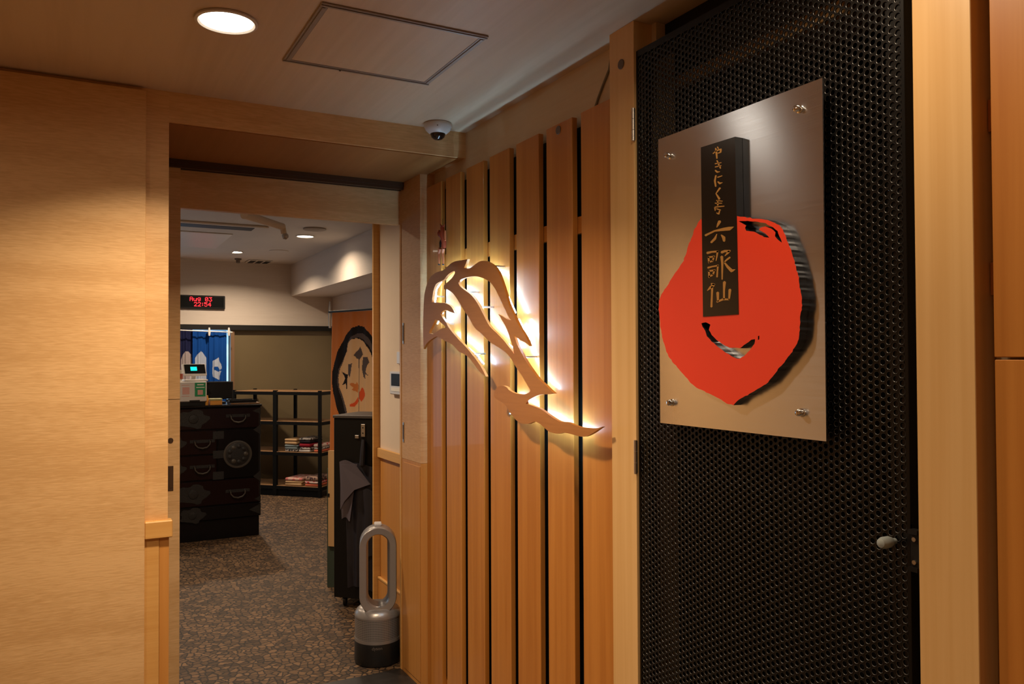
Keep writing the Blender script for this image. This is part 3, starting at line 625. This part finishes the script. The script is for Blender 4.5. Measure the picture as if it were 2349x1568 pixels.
# thermostat and switch on the cream wall
th = thing('intercom', (1.44, 3.92, 1.205), 'white wall intercom panel with a small dark screen beside the column', 'intercom')
MB().box(1.418, 1.4395, 3.80, 3.985, 1.205, 1.325, .004).build('case', m_white, th)
MB().box(1.4165, 1.418, 3.84, 3.960, 1.250, 1.312, .0005).build('screen', m_black, th)
MB().box(1.4160, 1.418, 3.83, 3.960, 1.222, 1.240, .0005).build('button_panel', m_paperw, th)
tag(MB().box(1.428, 1.4395, 3.83, 3.910, 1.362, 1.425, .003).build('wall_switch', m_white), 'small white switch above the wall intercom', 'switch')

# ================================================================= bladeless fan
FC = (1.222, 3.60)
fan = thing('fan_heater', (FC[0], FC[1], 0), 'silver bladeless fan heater with tall oval loop beside the column', 'fan', rz=math.radians(-18))
R = .107
MB().lathe([(.095, 0), (R-.002, .004), (R, .012), (R, .100), (R-.001, .103)], (0, 0, 0), n=48).build('base', m_fanbase, fan, local=True, smooth=True)
MB().lathe([(R-.0005, .1032), (R-.0005, .118)], (0, 0, 0), n=48).build('lower_band', m_silver, fan, local=True, smooth=True)
MB().lathe([(R-.002, .1182), (R-.002, .212)], (0, 0, 0), n=48).build('grille', m_grille, fan, local=True, smooth=True)
MB().lathe([(R-.0005, .2122), (R-.001, .224), (.096, .240), (.082, .251), (.05, .253)], (0, 0, 0), n=48).build('shoulder', m_silver, fan, local=True, smooth=True)
def stadium(hw, z0, z1, n=14):
    r = hw; pts = []
    for k in range(n+1): a = PI*k/n; pts.append((r*math.cos(a), z1-r+r*math.sin(a)))
    for k in range(n+1): a = PI+PI*k/n; pts.append((r*math.cos(a), z0+r+r*math.sin(a)))
    return pts
prof = [(.0, -.045), (.003, -.050), (.030, -.046), (.036, -.030), (.040, .030), (.034, .048), (.006, .048), (.001, .040)]
lo_ = MB(); n_ = None; rings = []
for inset, y in prof:
    P = stadium(.084-inset, .226+inset, .622-inset); n_ = len(P); rings.append([(x, y*1.15-.016, z) for x, z in P])
vs_ = [p for rg in rings for p in rg]; fs_ = []
for j in range(len(rings)):
    for i in range(n_): fs_.append((j*n_+i, j*n_+(i+1) % n_, ((j+1) % len(rings))*n_+(i+1) % n_, ((j+1) % len(rings))*n_+i))
fmi = [1 if j in (3, 4) else 0 for j in range(len(rings)) for i in range(n_)]
lo_.add(vs_, fs_); lo_.mi = fmi; lo_.build('loop', [m_silver, m_silverd], fan, local=True, smooth=True, angle=40)
MB().box(-.017, .017, -.030, .012, .6205, .634, .003).build('remote_control', m_white, fan, local=True)
MB().lathe([(.066, .2512), (.058, .262), (.03, .263)], (0, 0, 0), n=30).build('swivel', m_silverd, fan, local=True, smooth=True)
tx = bpy.data.curves.new('t', 'FONT'); tx.body = 'dyson'; tx.size = .020; tx.align_x = 'CENTER'; tx.extrude = .0003
to = bpy.data.objects.new('t', tx); COL.objects.link(to)
me = bpy.data.meshes.new_from_object(to.evaluated_get(bpy.context.evaluated_depsgraph_get())); bpy.data.objects.remove(to)
lg_ = bpy.data.objects.new('lettering', me); COL.objects.link(lg_); me.materials.append(m_satin); lg_.parent = fan; lg_.rotation_euler = (PI/2, 0, 0); lg_.location = (-.005, -R-.0004, .082); ORIG[lg_] = ORIG[fan]

# ================================================================= umbrella bag dispenser
ct = thing('umbrella_bag_dispenser', (1.262, 4.475, 0), 'tall narrow black umbrella bag dispenser on casters behind the fan', 'dispenser', rz=math.radians(-45))
# local x along the front (to the right), y to the back
MB().box(0, .285, 0, .30, .055, 1.055, .003).build('body', m_cart, ct, local=True)
MB().box(-.004, .289, -.005, .305, 1.0555, 1.072, .002).build('top', mat('dispenser_top', (.06, .05, .045), .4), ct, local=True)
for x, y in ((.05, .04), (.235, .04), (.05, .26), (.235, .26)):
    c_ = MB().lathe([(.027, -.008), (.03, -.006), (.03, .006), (.027, .008)], (x, y, .030), (1, .3, 0), 18).build('caster', m_black, ct, local=True, smooth=True)
    MB().box(x-.012, x+.012, y-.010, y+.010, .040, .0545).build('caster_fork', m_black, c_, local=True)
br = MB().box(.172, .196, -.006, -.0005, .955, 1.025, .0008).build('latch', m_satin, ct, local=True)
MB().box(.135, .157, -.006, -.0005, .945, .962, .0006).build('latch', m_satin, ct, local=True)
for z in (.975, 1.005): MB().lathe([(.004, 0), (.004, .002)], (.184, -.006, z), (0, -1, 0), 10).build('screw', m_black, br, local=True)
# hanging covers
def sheet_mesh(rows, th=.004):
    mb = MB(); n = len(rows[0]); vs = [p for r in rows for p in r]; m = len(vs)
    vs2 = vs+[(x, y+th, z) for x, y, z in vs]; fs = []
    for j in range(len(rows)-1):
        for i in range(n-1):
            a = j*n+i; fs.append((a, a+1, a+n+1, a+n)); fs.append((m+a, m+a+n, m+a+n+1, m+a+1))
    for j in range(len(rows)-1):
        a = j*n; fs.append((a, a+n, m+a+n, m+a)); a = j*n+n-1; fs.append((a, m+a, m+a+n, a+n))
    for i in range(n-1): fs.append((i, m+i, m+i+1, i+1)); a = (len(rows)-1)*n+i; fs.append((a, a+1, m+a+1, m+a))
    return mb.add(vs2, fs)
def hang(name, x0, x1, z0, z1, y, m, taper=0, folds=3, amp=.008, skew=0):
    rows = []
    for j in range(13):
        v = j/12; r = []
        for i in range(15):
            u = i/14; xx = x0+(x1-x0)*u; cxm = (x0+x1)/2
            xx = cxm+(xx-cxm)*(1-taper*v)+skew*v
            r.append((xx, y-amp*(1+math.sin(u*folds*2*PI+v*1.5))*(.3+.7*v), z1+(z0-z1)*v+.01*math.sin(u*5)))
        rows.append(r)
    return sheet_mesh(rows).build(name, m, ct, local=True, smooth=True)
hang('bag_cover', .075, .282, .12, .80, -.008, m_umb, .25, 3, .010)
hang('bag_cover', .05, .16, .50, .815, -.026, m_umb2, .55, 1, .006, -.01)
MB().add([(.060, -.034, .800), (.150, -.036, .805), (.245, -.040, .700), (.150, -.044, .665), (.090, -.044, .60), (.060, -.036, .55), (.06, -.03, .80), (.15, -.03, .805), (.245, -.033, .70), (.15, -.034, .665), (.09, -.034, .60), (.06, -.03, .55)],
         [(0, 1, 2, 3), (0, 3, 4, 5), (6, 9, 8, 7), (6, 11, 10, 9), (0, 6, 7, 1), (1, 7, 8, 2), (2, 8, 9, 3), (3, 9, 10, 4), (4, 10, 11, 5), (5, 11, 6, 0)]).build('folded_flap', m_umb2, ct, local=True)
hang('bag_cover', .20, .275, .30, .665, -.036, m_umb, .3, 1, .006, .02)
MB().tube([(.19, -.012, .94), (.19, -.020, .88), (.185, -.02, .80)], [.010, .014, .016], 8).build('strap', m_umb, ct, local=True, smooth=True)
# board leaning behind the dispenser
bd = thing('display_board', (1.335, 4.86, 0), 'thin tan board with a green lower edge standing behind the dispenser', 'board', rz=math.radians(-45))
MB().box(.0, .30, .0, .012, .25, .83, .001).build('panel', m_card, bd, local=True)
MB().box(-.014, .30, .0125, .020, 0, .72, .001).build('green_cover', m_green, bd, local=True)
MB().box(-.003, .01, -.003, .0, .55, .57).build('clip', m_black, bd, local=True)

# ================================================================= cloths with printed figures
def cloth(name, A, B, z0, z1, nu, nv, amp, folds, mats, prints, label, cat, group=None, flare=0, phase=0):
    A = Vector(A); B = Vector(B); d = (B-A); L = d.length; d /= L; nrm = Vector((d.y, -d.x, 0))
    vs = []; fs = []; mi = []
    for j in range(nv+1):
        v = j/nv
        for i in range(nu+1):
            u = i/nu; off = amp*(.35+.65*v)*(math.sin(u*folds*2*PI+phase)+.5*math.sin(u*folds*4.7*PI+1.3+phase)); uu = u-flare*v*(1-u)
            p = A+d*(uu*L)+nrm*off; vs.append((p.x, p.y, z1+(z0-z1)*v))
    n = nu+1
    for j in range(nv):
        for i in range(nu):
            a = j*n+i; fs.append((a, a+1, a+n+1, a+n)); c = ((i+.5)/nu*L, z1+(z0-z1)*(j+.5)/nv); k = 0
            for poly, mm in prints:
                if inside(c, poly): k = mm
            mi.append(k)
    mb = MB(); mb.v = vs; mb.f = fs; mb.mi = mi
    o = mb.build(name, mats, smooth=True, angle=180)
    md = o.modifiers.new('thickness', 'SOLIDIFY'); md.thickness = .0025
    return tag(o, label, cat, group)
def plane_pts(L, A, B):
    """photo points -> (distance along A-B, height) on that vertical plane"""
    A = Vector(A); B = Vector(B); d = (B-A).normalized(); n = Vector((-d.y, d.x, 0)); out = []
    for x, y in L:
        r = ray(x, y); t = (A-CAM).dot(n)/r.dot(n); p = CAM+r*t; out.append(((p-A).dot(d), p.z))
    return out
NA, NB = (1.745, 6.218, 0), (2.02, 5.458, 0)
def zn(L): return plane_pts([(740+x/6.03, 700+y/6.03) for x, y in L], NA, NB)
cl_or = clothmat('orange_cloth', (.62, .20, .055)); cl_face = clothmat('cream_cloth', (.74, .46, .24)); cl_blk = clothmat('black_ink', (.018, .014, .014)); cl_gry = clothmat('grey_ink', (.10, .075, .07)); cl_redi = clothmat('red_ink', (.72, .10, .03))
face = zn([(360, 1500), (340, 1400), (290, 1280), (250, 1130), (240, 1000), (255, 870), (300, 740), (345, 640), (360, 520), (400, 475), (470, 455), (520, 465), (590, 520), (650, 600), (690, 700), (760, 900), (790, 1200), (760, 1500)])
hair = zn([(265, 1560), (220, 1380), (175, 1220), (158, 1080), (158, 920), (185, 780), (220, 650), (270, 520), (350, 380), (420, 310), (500, 278), (580, 300), (650, 370), (710, 460), (780, 640), (830, 900), (840, 1200), (800, 1560)])
shade = zn([(405, 1500), (350, 1350), (310, 1230), (285, 1120), (260, 1000), (280, 860), (310, 760), (360, 640), (365, 530), (430, 460), (500, 440), (560, 470), (640, 540), (700, 660), (700, 560), (640, 440), (560, 390), (480, 390), (400, 440), (350, 520), (340, 650), (280, 760), (240, 880), (225, 1050), (250, 1200), (300, 1400), (350, 1520)])
prints = [(hair, 2), (shade, 3), (face, 1)] + [(zn(p), k) for p, k in [
    ([(270, 920), (330, 945), (368, 960), (358, 1000), (352, 1090), (356, 1150), (345, 1160), (338, 1080), (275, 1105), (325, 1010)], 2),
    ([(365, 815), (430, 805), (418, 900), (402, 1000), (368, 960)], 3), ([(445, 690), (470, 640), (508, 610), (525, 570), (542, 620), (558, 680), (520, 750), (480, 735)], 3),
    ([(560, 710), (640, 720), (660, 790), (635, 830), (615, 920), (650, 970), (605, 950), (615, 1015), (570, 990), (545, 880), (555, 780)], 3),
    ([(395, 1090), (430, 1070), (470, 1090), (480, 1055), (505, 1100), (500, 1210), (470, 1190), (430, 1170), (450, 1140)], 0), ([(520, 1200), (550, 1130), (605, 1200), (612, 1250), (540, 1330), (510, 1280)], 4),
    ([(500, 1260), (510, 1330), (460, 1400), (410, 1400), (410, 1370), (450, 1350)], 4), ([(507, 750), (514, 750), (520, 1500), (513, 1500)], 3)]]
cloth('noren_curtain', NA, NB, .55, 1.742, 150, 200, .010, 4, [cl_or, cl_face, cl_blk, cl_gry, cl_redi], prints, 'orange hanging curtain painted with a dark haired face and goldfish', 'curtain', flare=.04)
rd = thing('curtain_rod', (1.745, 6.218, 1.75), 'thin rod with a chain hook holding the orange painted curtain', 'rod')
MB().tube([(1.728, 6.262, 1.752), (2.467, 4.221, 1.752)], .008, 8).build('rod', m_black, rd, smooth=True)
hk = ony(757, 720, 6.28); MB().tube([hk+Vector((0, 0, .10)), hk, hk+Vector((0, 0, -.11))], [.006, .014, .010], 8).build('chain_hook', m_satin, rd, smooth=True)
# blue curtains before the lit window
cb0 = clothmat('navy_cloth', (.010, .012, .045)); cb1 = clothmat('blue_cloth', (.004, .045, .22)); cw = clothmat('white_stencil', (.32, .36, .45)); cwp = clothmat('pinkish_stencil', (.30, .25, .25))
YC = YW-.10
def zc(L): return [(400+x/10.456, 730+y/10.456) for x, y in L]
rows = [((60, 255, 436, 1740), [(165, 1800), (160, 1000), (200, 880), (260, 790), (330, 790), (400, 860), (412, 1000), (412, 1800)], cb0, cwp, 'dark navy curtain with an arched pale stencil at the left of the window'),
        ((428, 280, 830, 1740), [(500, 1800), (495, 940), (560, 860), (640, 785), (700, 850), (768, 940), (775, 1800)], cb1, cw, 'blue curtain with an arched white stencil in the middle of the window'),
        ((815, 290, 1235, 1740), [(985, 985), (1060, 935), (1075, 1020), (1130, 1100), (1140, 1200), (1090, 1240), (1040, 1160), (960, 1150), (950, 1230), (1040, 1270), (1130, 1260), (1090, 1380), (1080, 1480), (930, 1400), (910, 1300), (920, 1020)], cb1, cw, 'blue curtain with a white leaf stencil at the right of the window')]
for k, ((x0, y0, x1, y1), poly, c0, c1, lbl) in enumerate(rows):
    pa = ony(400+x0/10.456, 730+y0/10.456, YC); pb = ony(400+x1/10.456, 730+y0/10.456, YC); A = (pa.x, YC-.02*k, 0); B = (pb.x, YC-.02*k, 0)
    cloth('noren_curtain', A, B, .85, pa.z, 60, 110, .012, 2.2, [c0, c1], [(plane_pts(zc(poly), A, B), 1)], lbl, 'curtain', 'blue window curtains', phase=k)
rr_ = thing('curtain_rail', (1.15, YC-.02, 1.67), 'thin pale rail with clips holding the blue curtains', 'rail')
MB().tube([(.3, YC-.085, 1.694), (1.41, YC-.085, 1.660)], .006, 8).build('rod', m_white, rr_)
for px in (480, 525):
    p = ony(px, 762, YC-.085); MB().tube([p+Vector((0, 0, .05)), p, p-Vector((0, 0, .035))], [.008, .014, .009], 8).build('clip', m_white, rr_, smooth=True)

# ================================================================= steel rack in the corner (set at 45 degrees)
rk = thing('shelf_rack', (2.11, 7.96, 0), 'black steel rack with four brown wooden shelves in the back corner', 'rack', rz=math.radians(135))
# local x runs from the near right post to the left back, local -y towards the wall
LX, DY = 1.02, .36
for x in (0, .5, LX-.028):
    for y in (0, -DY):
        wdt = .042 if x == .5 and y == 0 else .028
        MB().box(x, x+wdt, y-.028, y, 0, 1.062).build('post', m_blackm, rk, local=True)
for z in (.105, .445, .752, 1.052):
    MB().box(.003, LX-.003, -DY-.024, -.004, z-.012, z, .001).build('shelf_board', m_shelfw, rk, local=True)
    MB().box(.002, LX-.002, -.0035, .001, z-.036, z-.004).build('shelf_beam', m_blackm, rk, local=True)
    MB().box(-.001, .003, -DY, -.004, z-.036, z-.004).build('shelf_beam', m_blackm, rk, local=True)
MB().box(.03, LX-.03, -.03, -.01, 0, .06).build('plinth', m_blackm, rk, local=True)
Mrk = Matrix.Translation((2.11, 7.96, 0)) @ Matrix.Rotation(math.radians(135), 4, 'Z')
def folded(x, y, z, lx, ly, h, col, label, k):
    mb = MB().box(-lx/2, lx/2, -ly/2, ly/2, 0, h, h*.38, seg=2)
    m2 = []
    for v in mb.v:
        s = noise.noise(Vector((v[0]*14+k*3.1, v[1]*14, k))); m2.append((v[0]+.006*s, v[1]+.006*noise.noise(Vector((v[1]*11, k*2.3, v[0]*9))), max(0, v[2]-(.005*abs(s) if v[2] > h*.5 else 0))))
    mb.v = m2
    o = mb.build('folded_cloth', col, local=True, smooth=True, angle=70)
    p = Mrk @ Vector((x, y, z)); o.location = p; o.rotation_euler = (0, 0, math.radians(135+random.uniform(-2, 2)))
    return tag(o, label, 'folded cloth', 'folded cloths on the rack')
def patterned(name, a, b, sc_):
    m, N, L, b_ = nodes(name); v = N.new('ShaderNodeTexVoronoi'); v.inputs['Scale'].default_value = sc_; g = N.new('ShaderNodeNewGeometry'); L.new(g.outputs['Position'], v.inputs['Vector'])
    r = N.new('ShaderNodeValToRGB'); r.color_ramp.elements[0].position = .42; r.color_ramp.elements[1].position = .5; r.color_ramp.elements[0].color = (*a, 1); r.color_ramp.elements[1].color = (*b, 1)
    L.new(v.outputs['Distance'], r.inputs['Fac']); L.new(r.outputs['Color'], b_.inputs['Base Color']); b_.inputs['Roughness'].default_value = .85; return m
cBe = clothmat('beige_cloth', (.42, .27, .14)); cBl = clothmat('pale_blue_cloth', (.14, .17, .18)); cRd = clothmat('dark_red_cloth', (.20, .012, .02)); cNv = clothmat('black_cloth', (.015, .013, .016))
cRw = patterned('red_white_print', (.42, .03, .03), (.5, .38, .33), 30); cBw = patterned('black_white_print', (.02, .018, .02), (.32, .28, .25), 40); cOr = clothmat('coral_cloth', (.45, .11, .06)); cWh = clothmat('white_cloth', (.42, .38, .35)); cPk = patterned('pink_print', (.45, .12, .11), (.5, .3, .24), 26); cBr = patterned('dark_flower_print', (.05, .02, .02), (.28, .17, .12), 45)
pile = [  # local x, y, width, depth, height, material, label
    (.325, -.15, .145, .24, [(cBw, .022, 'black and white folded cloth at the bottom of the left pile on the third shelf'), (cBl, .024, 'pale blue folded cloth low in the left pile on the third shelf'), (cBl, .022, 'pale blue folded cloth under the beige cloth on the third shelf'), (cBe, .034, 'beige folded cloth in the left pile on the third shelf'), (cBe, .026, 'beige folded cloth on top of the left pile on the third shelf')]),
    (.165, -.15, .13, .24, [(cWh, .022, 'white folded cloth at the bottom of the middle pile'), (cBw, .024, 'black and white printed cloth in the middle pile'), (cRd, .040, 'dark red folded cloth in the middle pile'), (cNv, .03, 'black folded cloth near the top of the middle pile'), (cBw, .024, 'black and white cloth on top of the middle pile')]),
    (.035, -.17, .085, .24, [(cOr, .026, 'coral folded cloth at the bottom of the right pile on the third shelf'), (cBw, .022, 'grey printed cloth in the right pile on the third shelf'), (cRw, .034, 'red and white printed cloth on top of the right pile')])]
k = 0
for x, y, lx, ly, L_ in pile:
    z = .4455
    for c, h, lb in L_: folded(x+.03, y, z, lx, ly, h, c, lb, k); z += h+.0005; k += 1
z = .1055
for c, h, lb in [(cBe, .026, 'cream folded cloth at the bottom of the lowest shelf'), (cBe, .022, 'cream folded cloth below the pink cloth on the lowest shelf'), (cPk, .030, 'pink printed folded cloth on the lowest shelf')]:
    folded(.32, -.16, z, .19, .28, h, c, lb, k); z += h+.0005; k += 1
z = .1055
for c, h, lb in [(cOr, .026, 'coral red folded cloth under the dark printed cloth on the lowest shelf'), (cRw, .024, 'red and white cloth on the lowest shelf'), (cBr, .050, 'dark flower printed cloth on top on the lowest shelf')]:
    folded(.115, -.16, z, .155, .26, h, c, lb, k); z += h+.0005; k += 1

# ================================================================= lacquer chest
CY = 6.55
ch = thing('drawer_chest', (.76, CY+.22, 0), 'black lacquered antique drawer chest with iron fittings in the inner room', 'chest')
MB().box(.25, 1.252, CY+.012, CY+.45, .0, .150).build('base', m_chest, ch)
MB().box(.24, 1.264, CY+.012, CY+.46, .152, 1.012, .004).build('carcass', m_chest, ch)
MB().box(.225, 1.272, CY-.004, CY+.468, 1.0125, 1.030, .004).build('top', m_chest, ch)
def handle(par, x, z, y=CY-.004, w_=.055):
    for s in (-1, 1): MB().lathe([(.014, 0), (.012, .004), (.006, .010)], (x+s*w_, y, z+.018), (0, -1, 0), 12).build('handle_rose', m_iron, par)
    MB().tube([(x-w_, y-.014, z+.018), (x-w_*.95, y-.018, z-.004), (x-w_*.6, y-.02, z-.026), (x, y-.021, z-.034), (x+w_*.6, y-.02, z-.026), (x+w_*.95, y-.018, z-.004), (x+w_, y-.014, z+.018)], [.005, .005, .006, .007, .006, .005, .005], 8).build('handle', m_ironl, par, smooth=True)
    MB().box(x-w_-.035, x+w_+.035, y-.0022, y-.0002, z+.006, z+.030, .001).build('handle_plate', m_iron, par)
def lockplate(par, x, z, r, y=CY-.004):
    P = []
    for k in range(28): a = 2*PI*k/28; q = r*(1+.14*math.cos(5*a)+.06*math.sin(9*a)); P.append((x+q*1.25*math.cos(a), z+q*.8*math.sin(a)))
    vs = [(a, y-.003, b) for a, b in P]+[(a, y, b) for a, b in P]; n = len(P)
    MB().add(vs, [tuple(range(n))]+[(i, (i+1) % n, n+(i+1) % n, n+i) for i in range(n)]).build('lock_plate', m_iron, par)
    MB().lathe([(r*.42, 0), (r*.38, .004), (r*.2, .006)], (x, y-.003, z), (0, -1, 0), 20).build('lock_boss', m_iron, par, smooth=True)
def drawer(x0, x1, z0, z1, m=m_chestred):
    return MB().box(x0+.004, x1-.004, CY-.004, CY+.0118, z0+.004, z1-.004, .003).build('drawer', m, ch)
d_ = drawer(.25, 1.256, .845, 1.008); handle(d_, 1.09, .927); handle(d_, .44, .927); lockplate(d_, .765, .93, .085)
for z0, z1 in ((.655, .842), (.46, .652)):
    d_ = drawer(.25, .935, z0, z1); handle(d_, .829, (z0+z1)/2-.008); lockplate(d_, .62, (z0+z1)/2, .07)
dr = MB().box(.942, 1.252, CY-.004, CY+.0118, .464, .838, .003).build('cabinet_door', m_chest, ch)
MB().lathe([(.108, 0), (.106, .004), (.096, .005), (.094, .002)], (1.088, CY-.004, .645), (0, -1, 0), 40).build('medallion_rim', m_ironl, dr, smooth=True)
MB().lathe([(.093, .0005), (.088, .003), (.04, .005), (.01, .006)], (1.088, CY-.004, .645), (0, -1, 0), 40).build('medallion', m_iron, dr, smooth=True)
for k in range(9):
    a = 2*PI*k/9; MB().lathe([(.018, 0), (.012, .004), (.004, .006)], (1.088+.06*math.cos(a), CY-.008, .645+.06*math.sin(a)), (0, -1, 0), 10).build('medallion_petal', m_ironl if k % 3 == 0 else m_iron, dr)
for z in (.80, .652, .49):
    MB().box(.905, .985, CY-.0065, CY-.0045, z-.03, z+.03, .0008).build('hinge_plate', m_iron, ch)
d_ = drawer(.25, 1.256, .262, .456); handle(d_, 1.088, .345); lockplate(d_, .765, .36, .088)
MB().box(.25, 1.262, CY-.004, CY+.0115, .156, .256, .003).build('lower_rail', m_chest, ch)
lockplate(ch, .76, .20, .07)
for x0, x1, z0, z1 in ((1.175, 1.262, .165, .25), (1.205, 1.262, .79, .87), (1.205, 1.262, .42, .51), (1.20, 1.262, .95, 1.006), (1.215, 1.262, .265, .31)):
    MB().add([(x0, CY-.0062, (z0+z1)/2), (x1, CY-.0062, z1), (x1, CY-.0062, z0), (x0, CY-.0042, (z0+z1)/2), (x1, CY-.0042, z1), (x1, CY-.0042, z0)], [(0, 1, 2), (3, 5, 4), (0, 3, 4, 1), (1, 4, 5, 2), (2, 5, 3, 0)]).build('corner_plate', m_iron, ch)
ZT_ = 1.0305
# things on the chest
pr = thing('receipt_printer', (.72, CY+.14, ZT_), 'white box shaped payment terminal with a green sign on the chest', 'terminal')
MB().box(.50, .864, CY+.03, CY+.28, ZT_+.030, 1.214, .006).build('body', m_white, pr)
MB().box(.51, .854, CY+.04, CY+.27, ZT_, ZT_+.029).build('foot', m_black, pr)
MB().box(.740, .815, CY+.0285, CY+.0298, ZT_+.031, ZT_+.042).build('paper_slot', m_black, pr)
ps = MB().box(.778, .855, CY+.0278, CY+.0298, 1.100, 1.205, .0005).build('green_sign', m_poster, pr)
MB().box(.798, .836, CY+.0268, CY+.0276, 1.113, 1.150).build('pale_square', m_pink, ps)
MB().box(.795, .842, CY+.0268, CY+.0276, 1.186, 1.194).box(.788, .848, CY+.0268, CY+.0276, 1.166, 1.172).build('white_lines', m_paperw, ps)
MB().box(.690, .740, CY+.0288, CY+.0298, 1.118, 1.172).box(.685, .74, CY+.0288, CY+.0298, 1.186, 1.190).box(.685, .74, CY+.0288, CY+.0298, 1.102, 1.106).build('pink_print', m_pink, pr)
tb = thing('tablet_terminal', (.79, CY+.14, 1.2145), 'white tablet with a dark cyan lit screen on top of the terminal box', 'tablet', rz=math.radians(8))
MB().box(-.085, .085, -.06, .09, 0, .014, .004).build('base', m_white, tb, local=True)
MB().tube([(.0, .05, .014), (0, .05, .06), (0, .02, .08)], .022, 10).build('neck', m_white, tb, local=True, smooth=True)
Mt = Matrix.Translation((0, .01, .088)) @ Matrix.Rotation(math.radians(-28), 4, 'X')
def tilted(x0, x1, y0, y1, z0, z1, nm, m, par, bev=0):
    mb = MB().box(x0, x1, y0, y1, z0, z1, bev); mb.v = [tuple(Mt @ Vector(v)) for v in mb.v]; return mb.build(nm, m, par, local=True)
tilted(-.088, .088, -.006, .008, -.052, .050, 'tablet_body', m_white, tb, .004); scn = tilted(-.074, .080, -.0078, -.0063, -.036, .044, 'screen', m_screen, tb)
tilted(-.030, .018, -.0088, -.0080, -.012, .022, 'screen_icon', m_cyan, scn)
cu_ = thing('paper_cup', (.625, CY+.10, 1.2145), 'white and red cup at the left on the terminal box', 'cup')
MB().lathe([(.028, 0), (.036, .085), (.037, .088), (.033, .087), (.026, .004)], (.665, CY+.10, 1.2145), n=24, cap=False).build('cup_wall', m_paperw, cu_, smooth=True)
MB().lathe([(.0345, .02), (.0368, .06)], (.665, CY+.10, 1.2145), n=24, cap=False).build('red_band', m_figred, cu_, smooth=True)
mo = thing('monitor', (.97, CY+.30, ZT_), 'black monitor seen from behind on the chest', 'monitor')
MB().box(.872, 1.10, CY+.285, CY+.305, 1.062, 1.205, .006).build('screen_back', m_black, mo)
MB().box(.93, 1.04, CY+.25, CY+.36, ZT_, ZT_+.012, .004).build('foot', m_black, mo); MB().box(.965, 1.005, CY+.306, CY+.325, ZT_+.0125, 1.12).build('stand', m_black, mo)
ob = thing('tissue_box', (.932, CY+.07, ZT_), 'orange box with a pale green lid at the front of the chest', 'box')
MB().box(.888, .976, CY+.02, CY+.10, ZT_, ZT_+.034, .002).build('body', m_orange, ob); MB().box(.886, .978, CY+.018, CY+.102, ZT_+.0342, ZT_+.050, .003).build('lid', mat('pale_green_lid', (.38, .36, .16), .5), ob)
tag(MB().lathe([(.014, 0), (.015, .05), (.010, .06), (.010, .075)], (.868, CY+.06, ZT_), n=14).build('small_bottle', m_orange, smooth=True), 'small amber bottle between the terminal and the orange box', 'bottle')
ty = thing('cash_tray', (1.13, CY+.10, ZT_), 'flat black tray lying on papers at the right of the chest', 'tray')
MB().box(1.03, 1.235, CY+.02, CY+.20, ZT_+.012, ZT_+.026, .004).build('tray_base', m_black, ty)
for a in ((1.03, 1.235, CY+.02, CY+.028), (1.03, 1.235, CY+.192, CY+.2)): MB().box(*a, ZT_+.0262, ZT_+.034).build('tray_rim', m_black, ty)
tag(MB().box(1.04, 1.258, CY+.015, CY+.21, ZT_, ZT_+.0115, .001).build('paper_stack', m_shelfw), 'thin stack of brown folders under the black tray', 'papers')
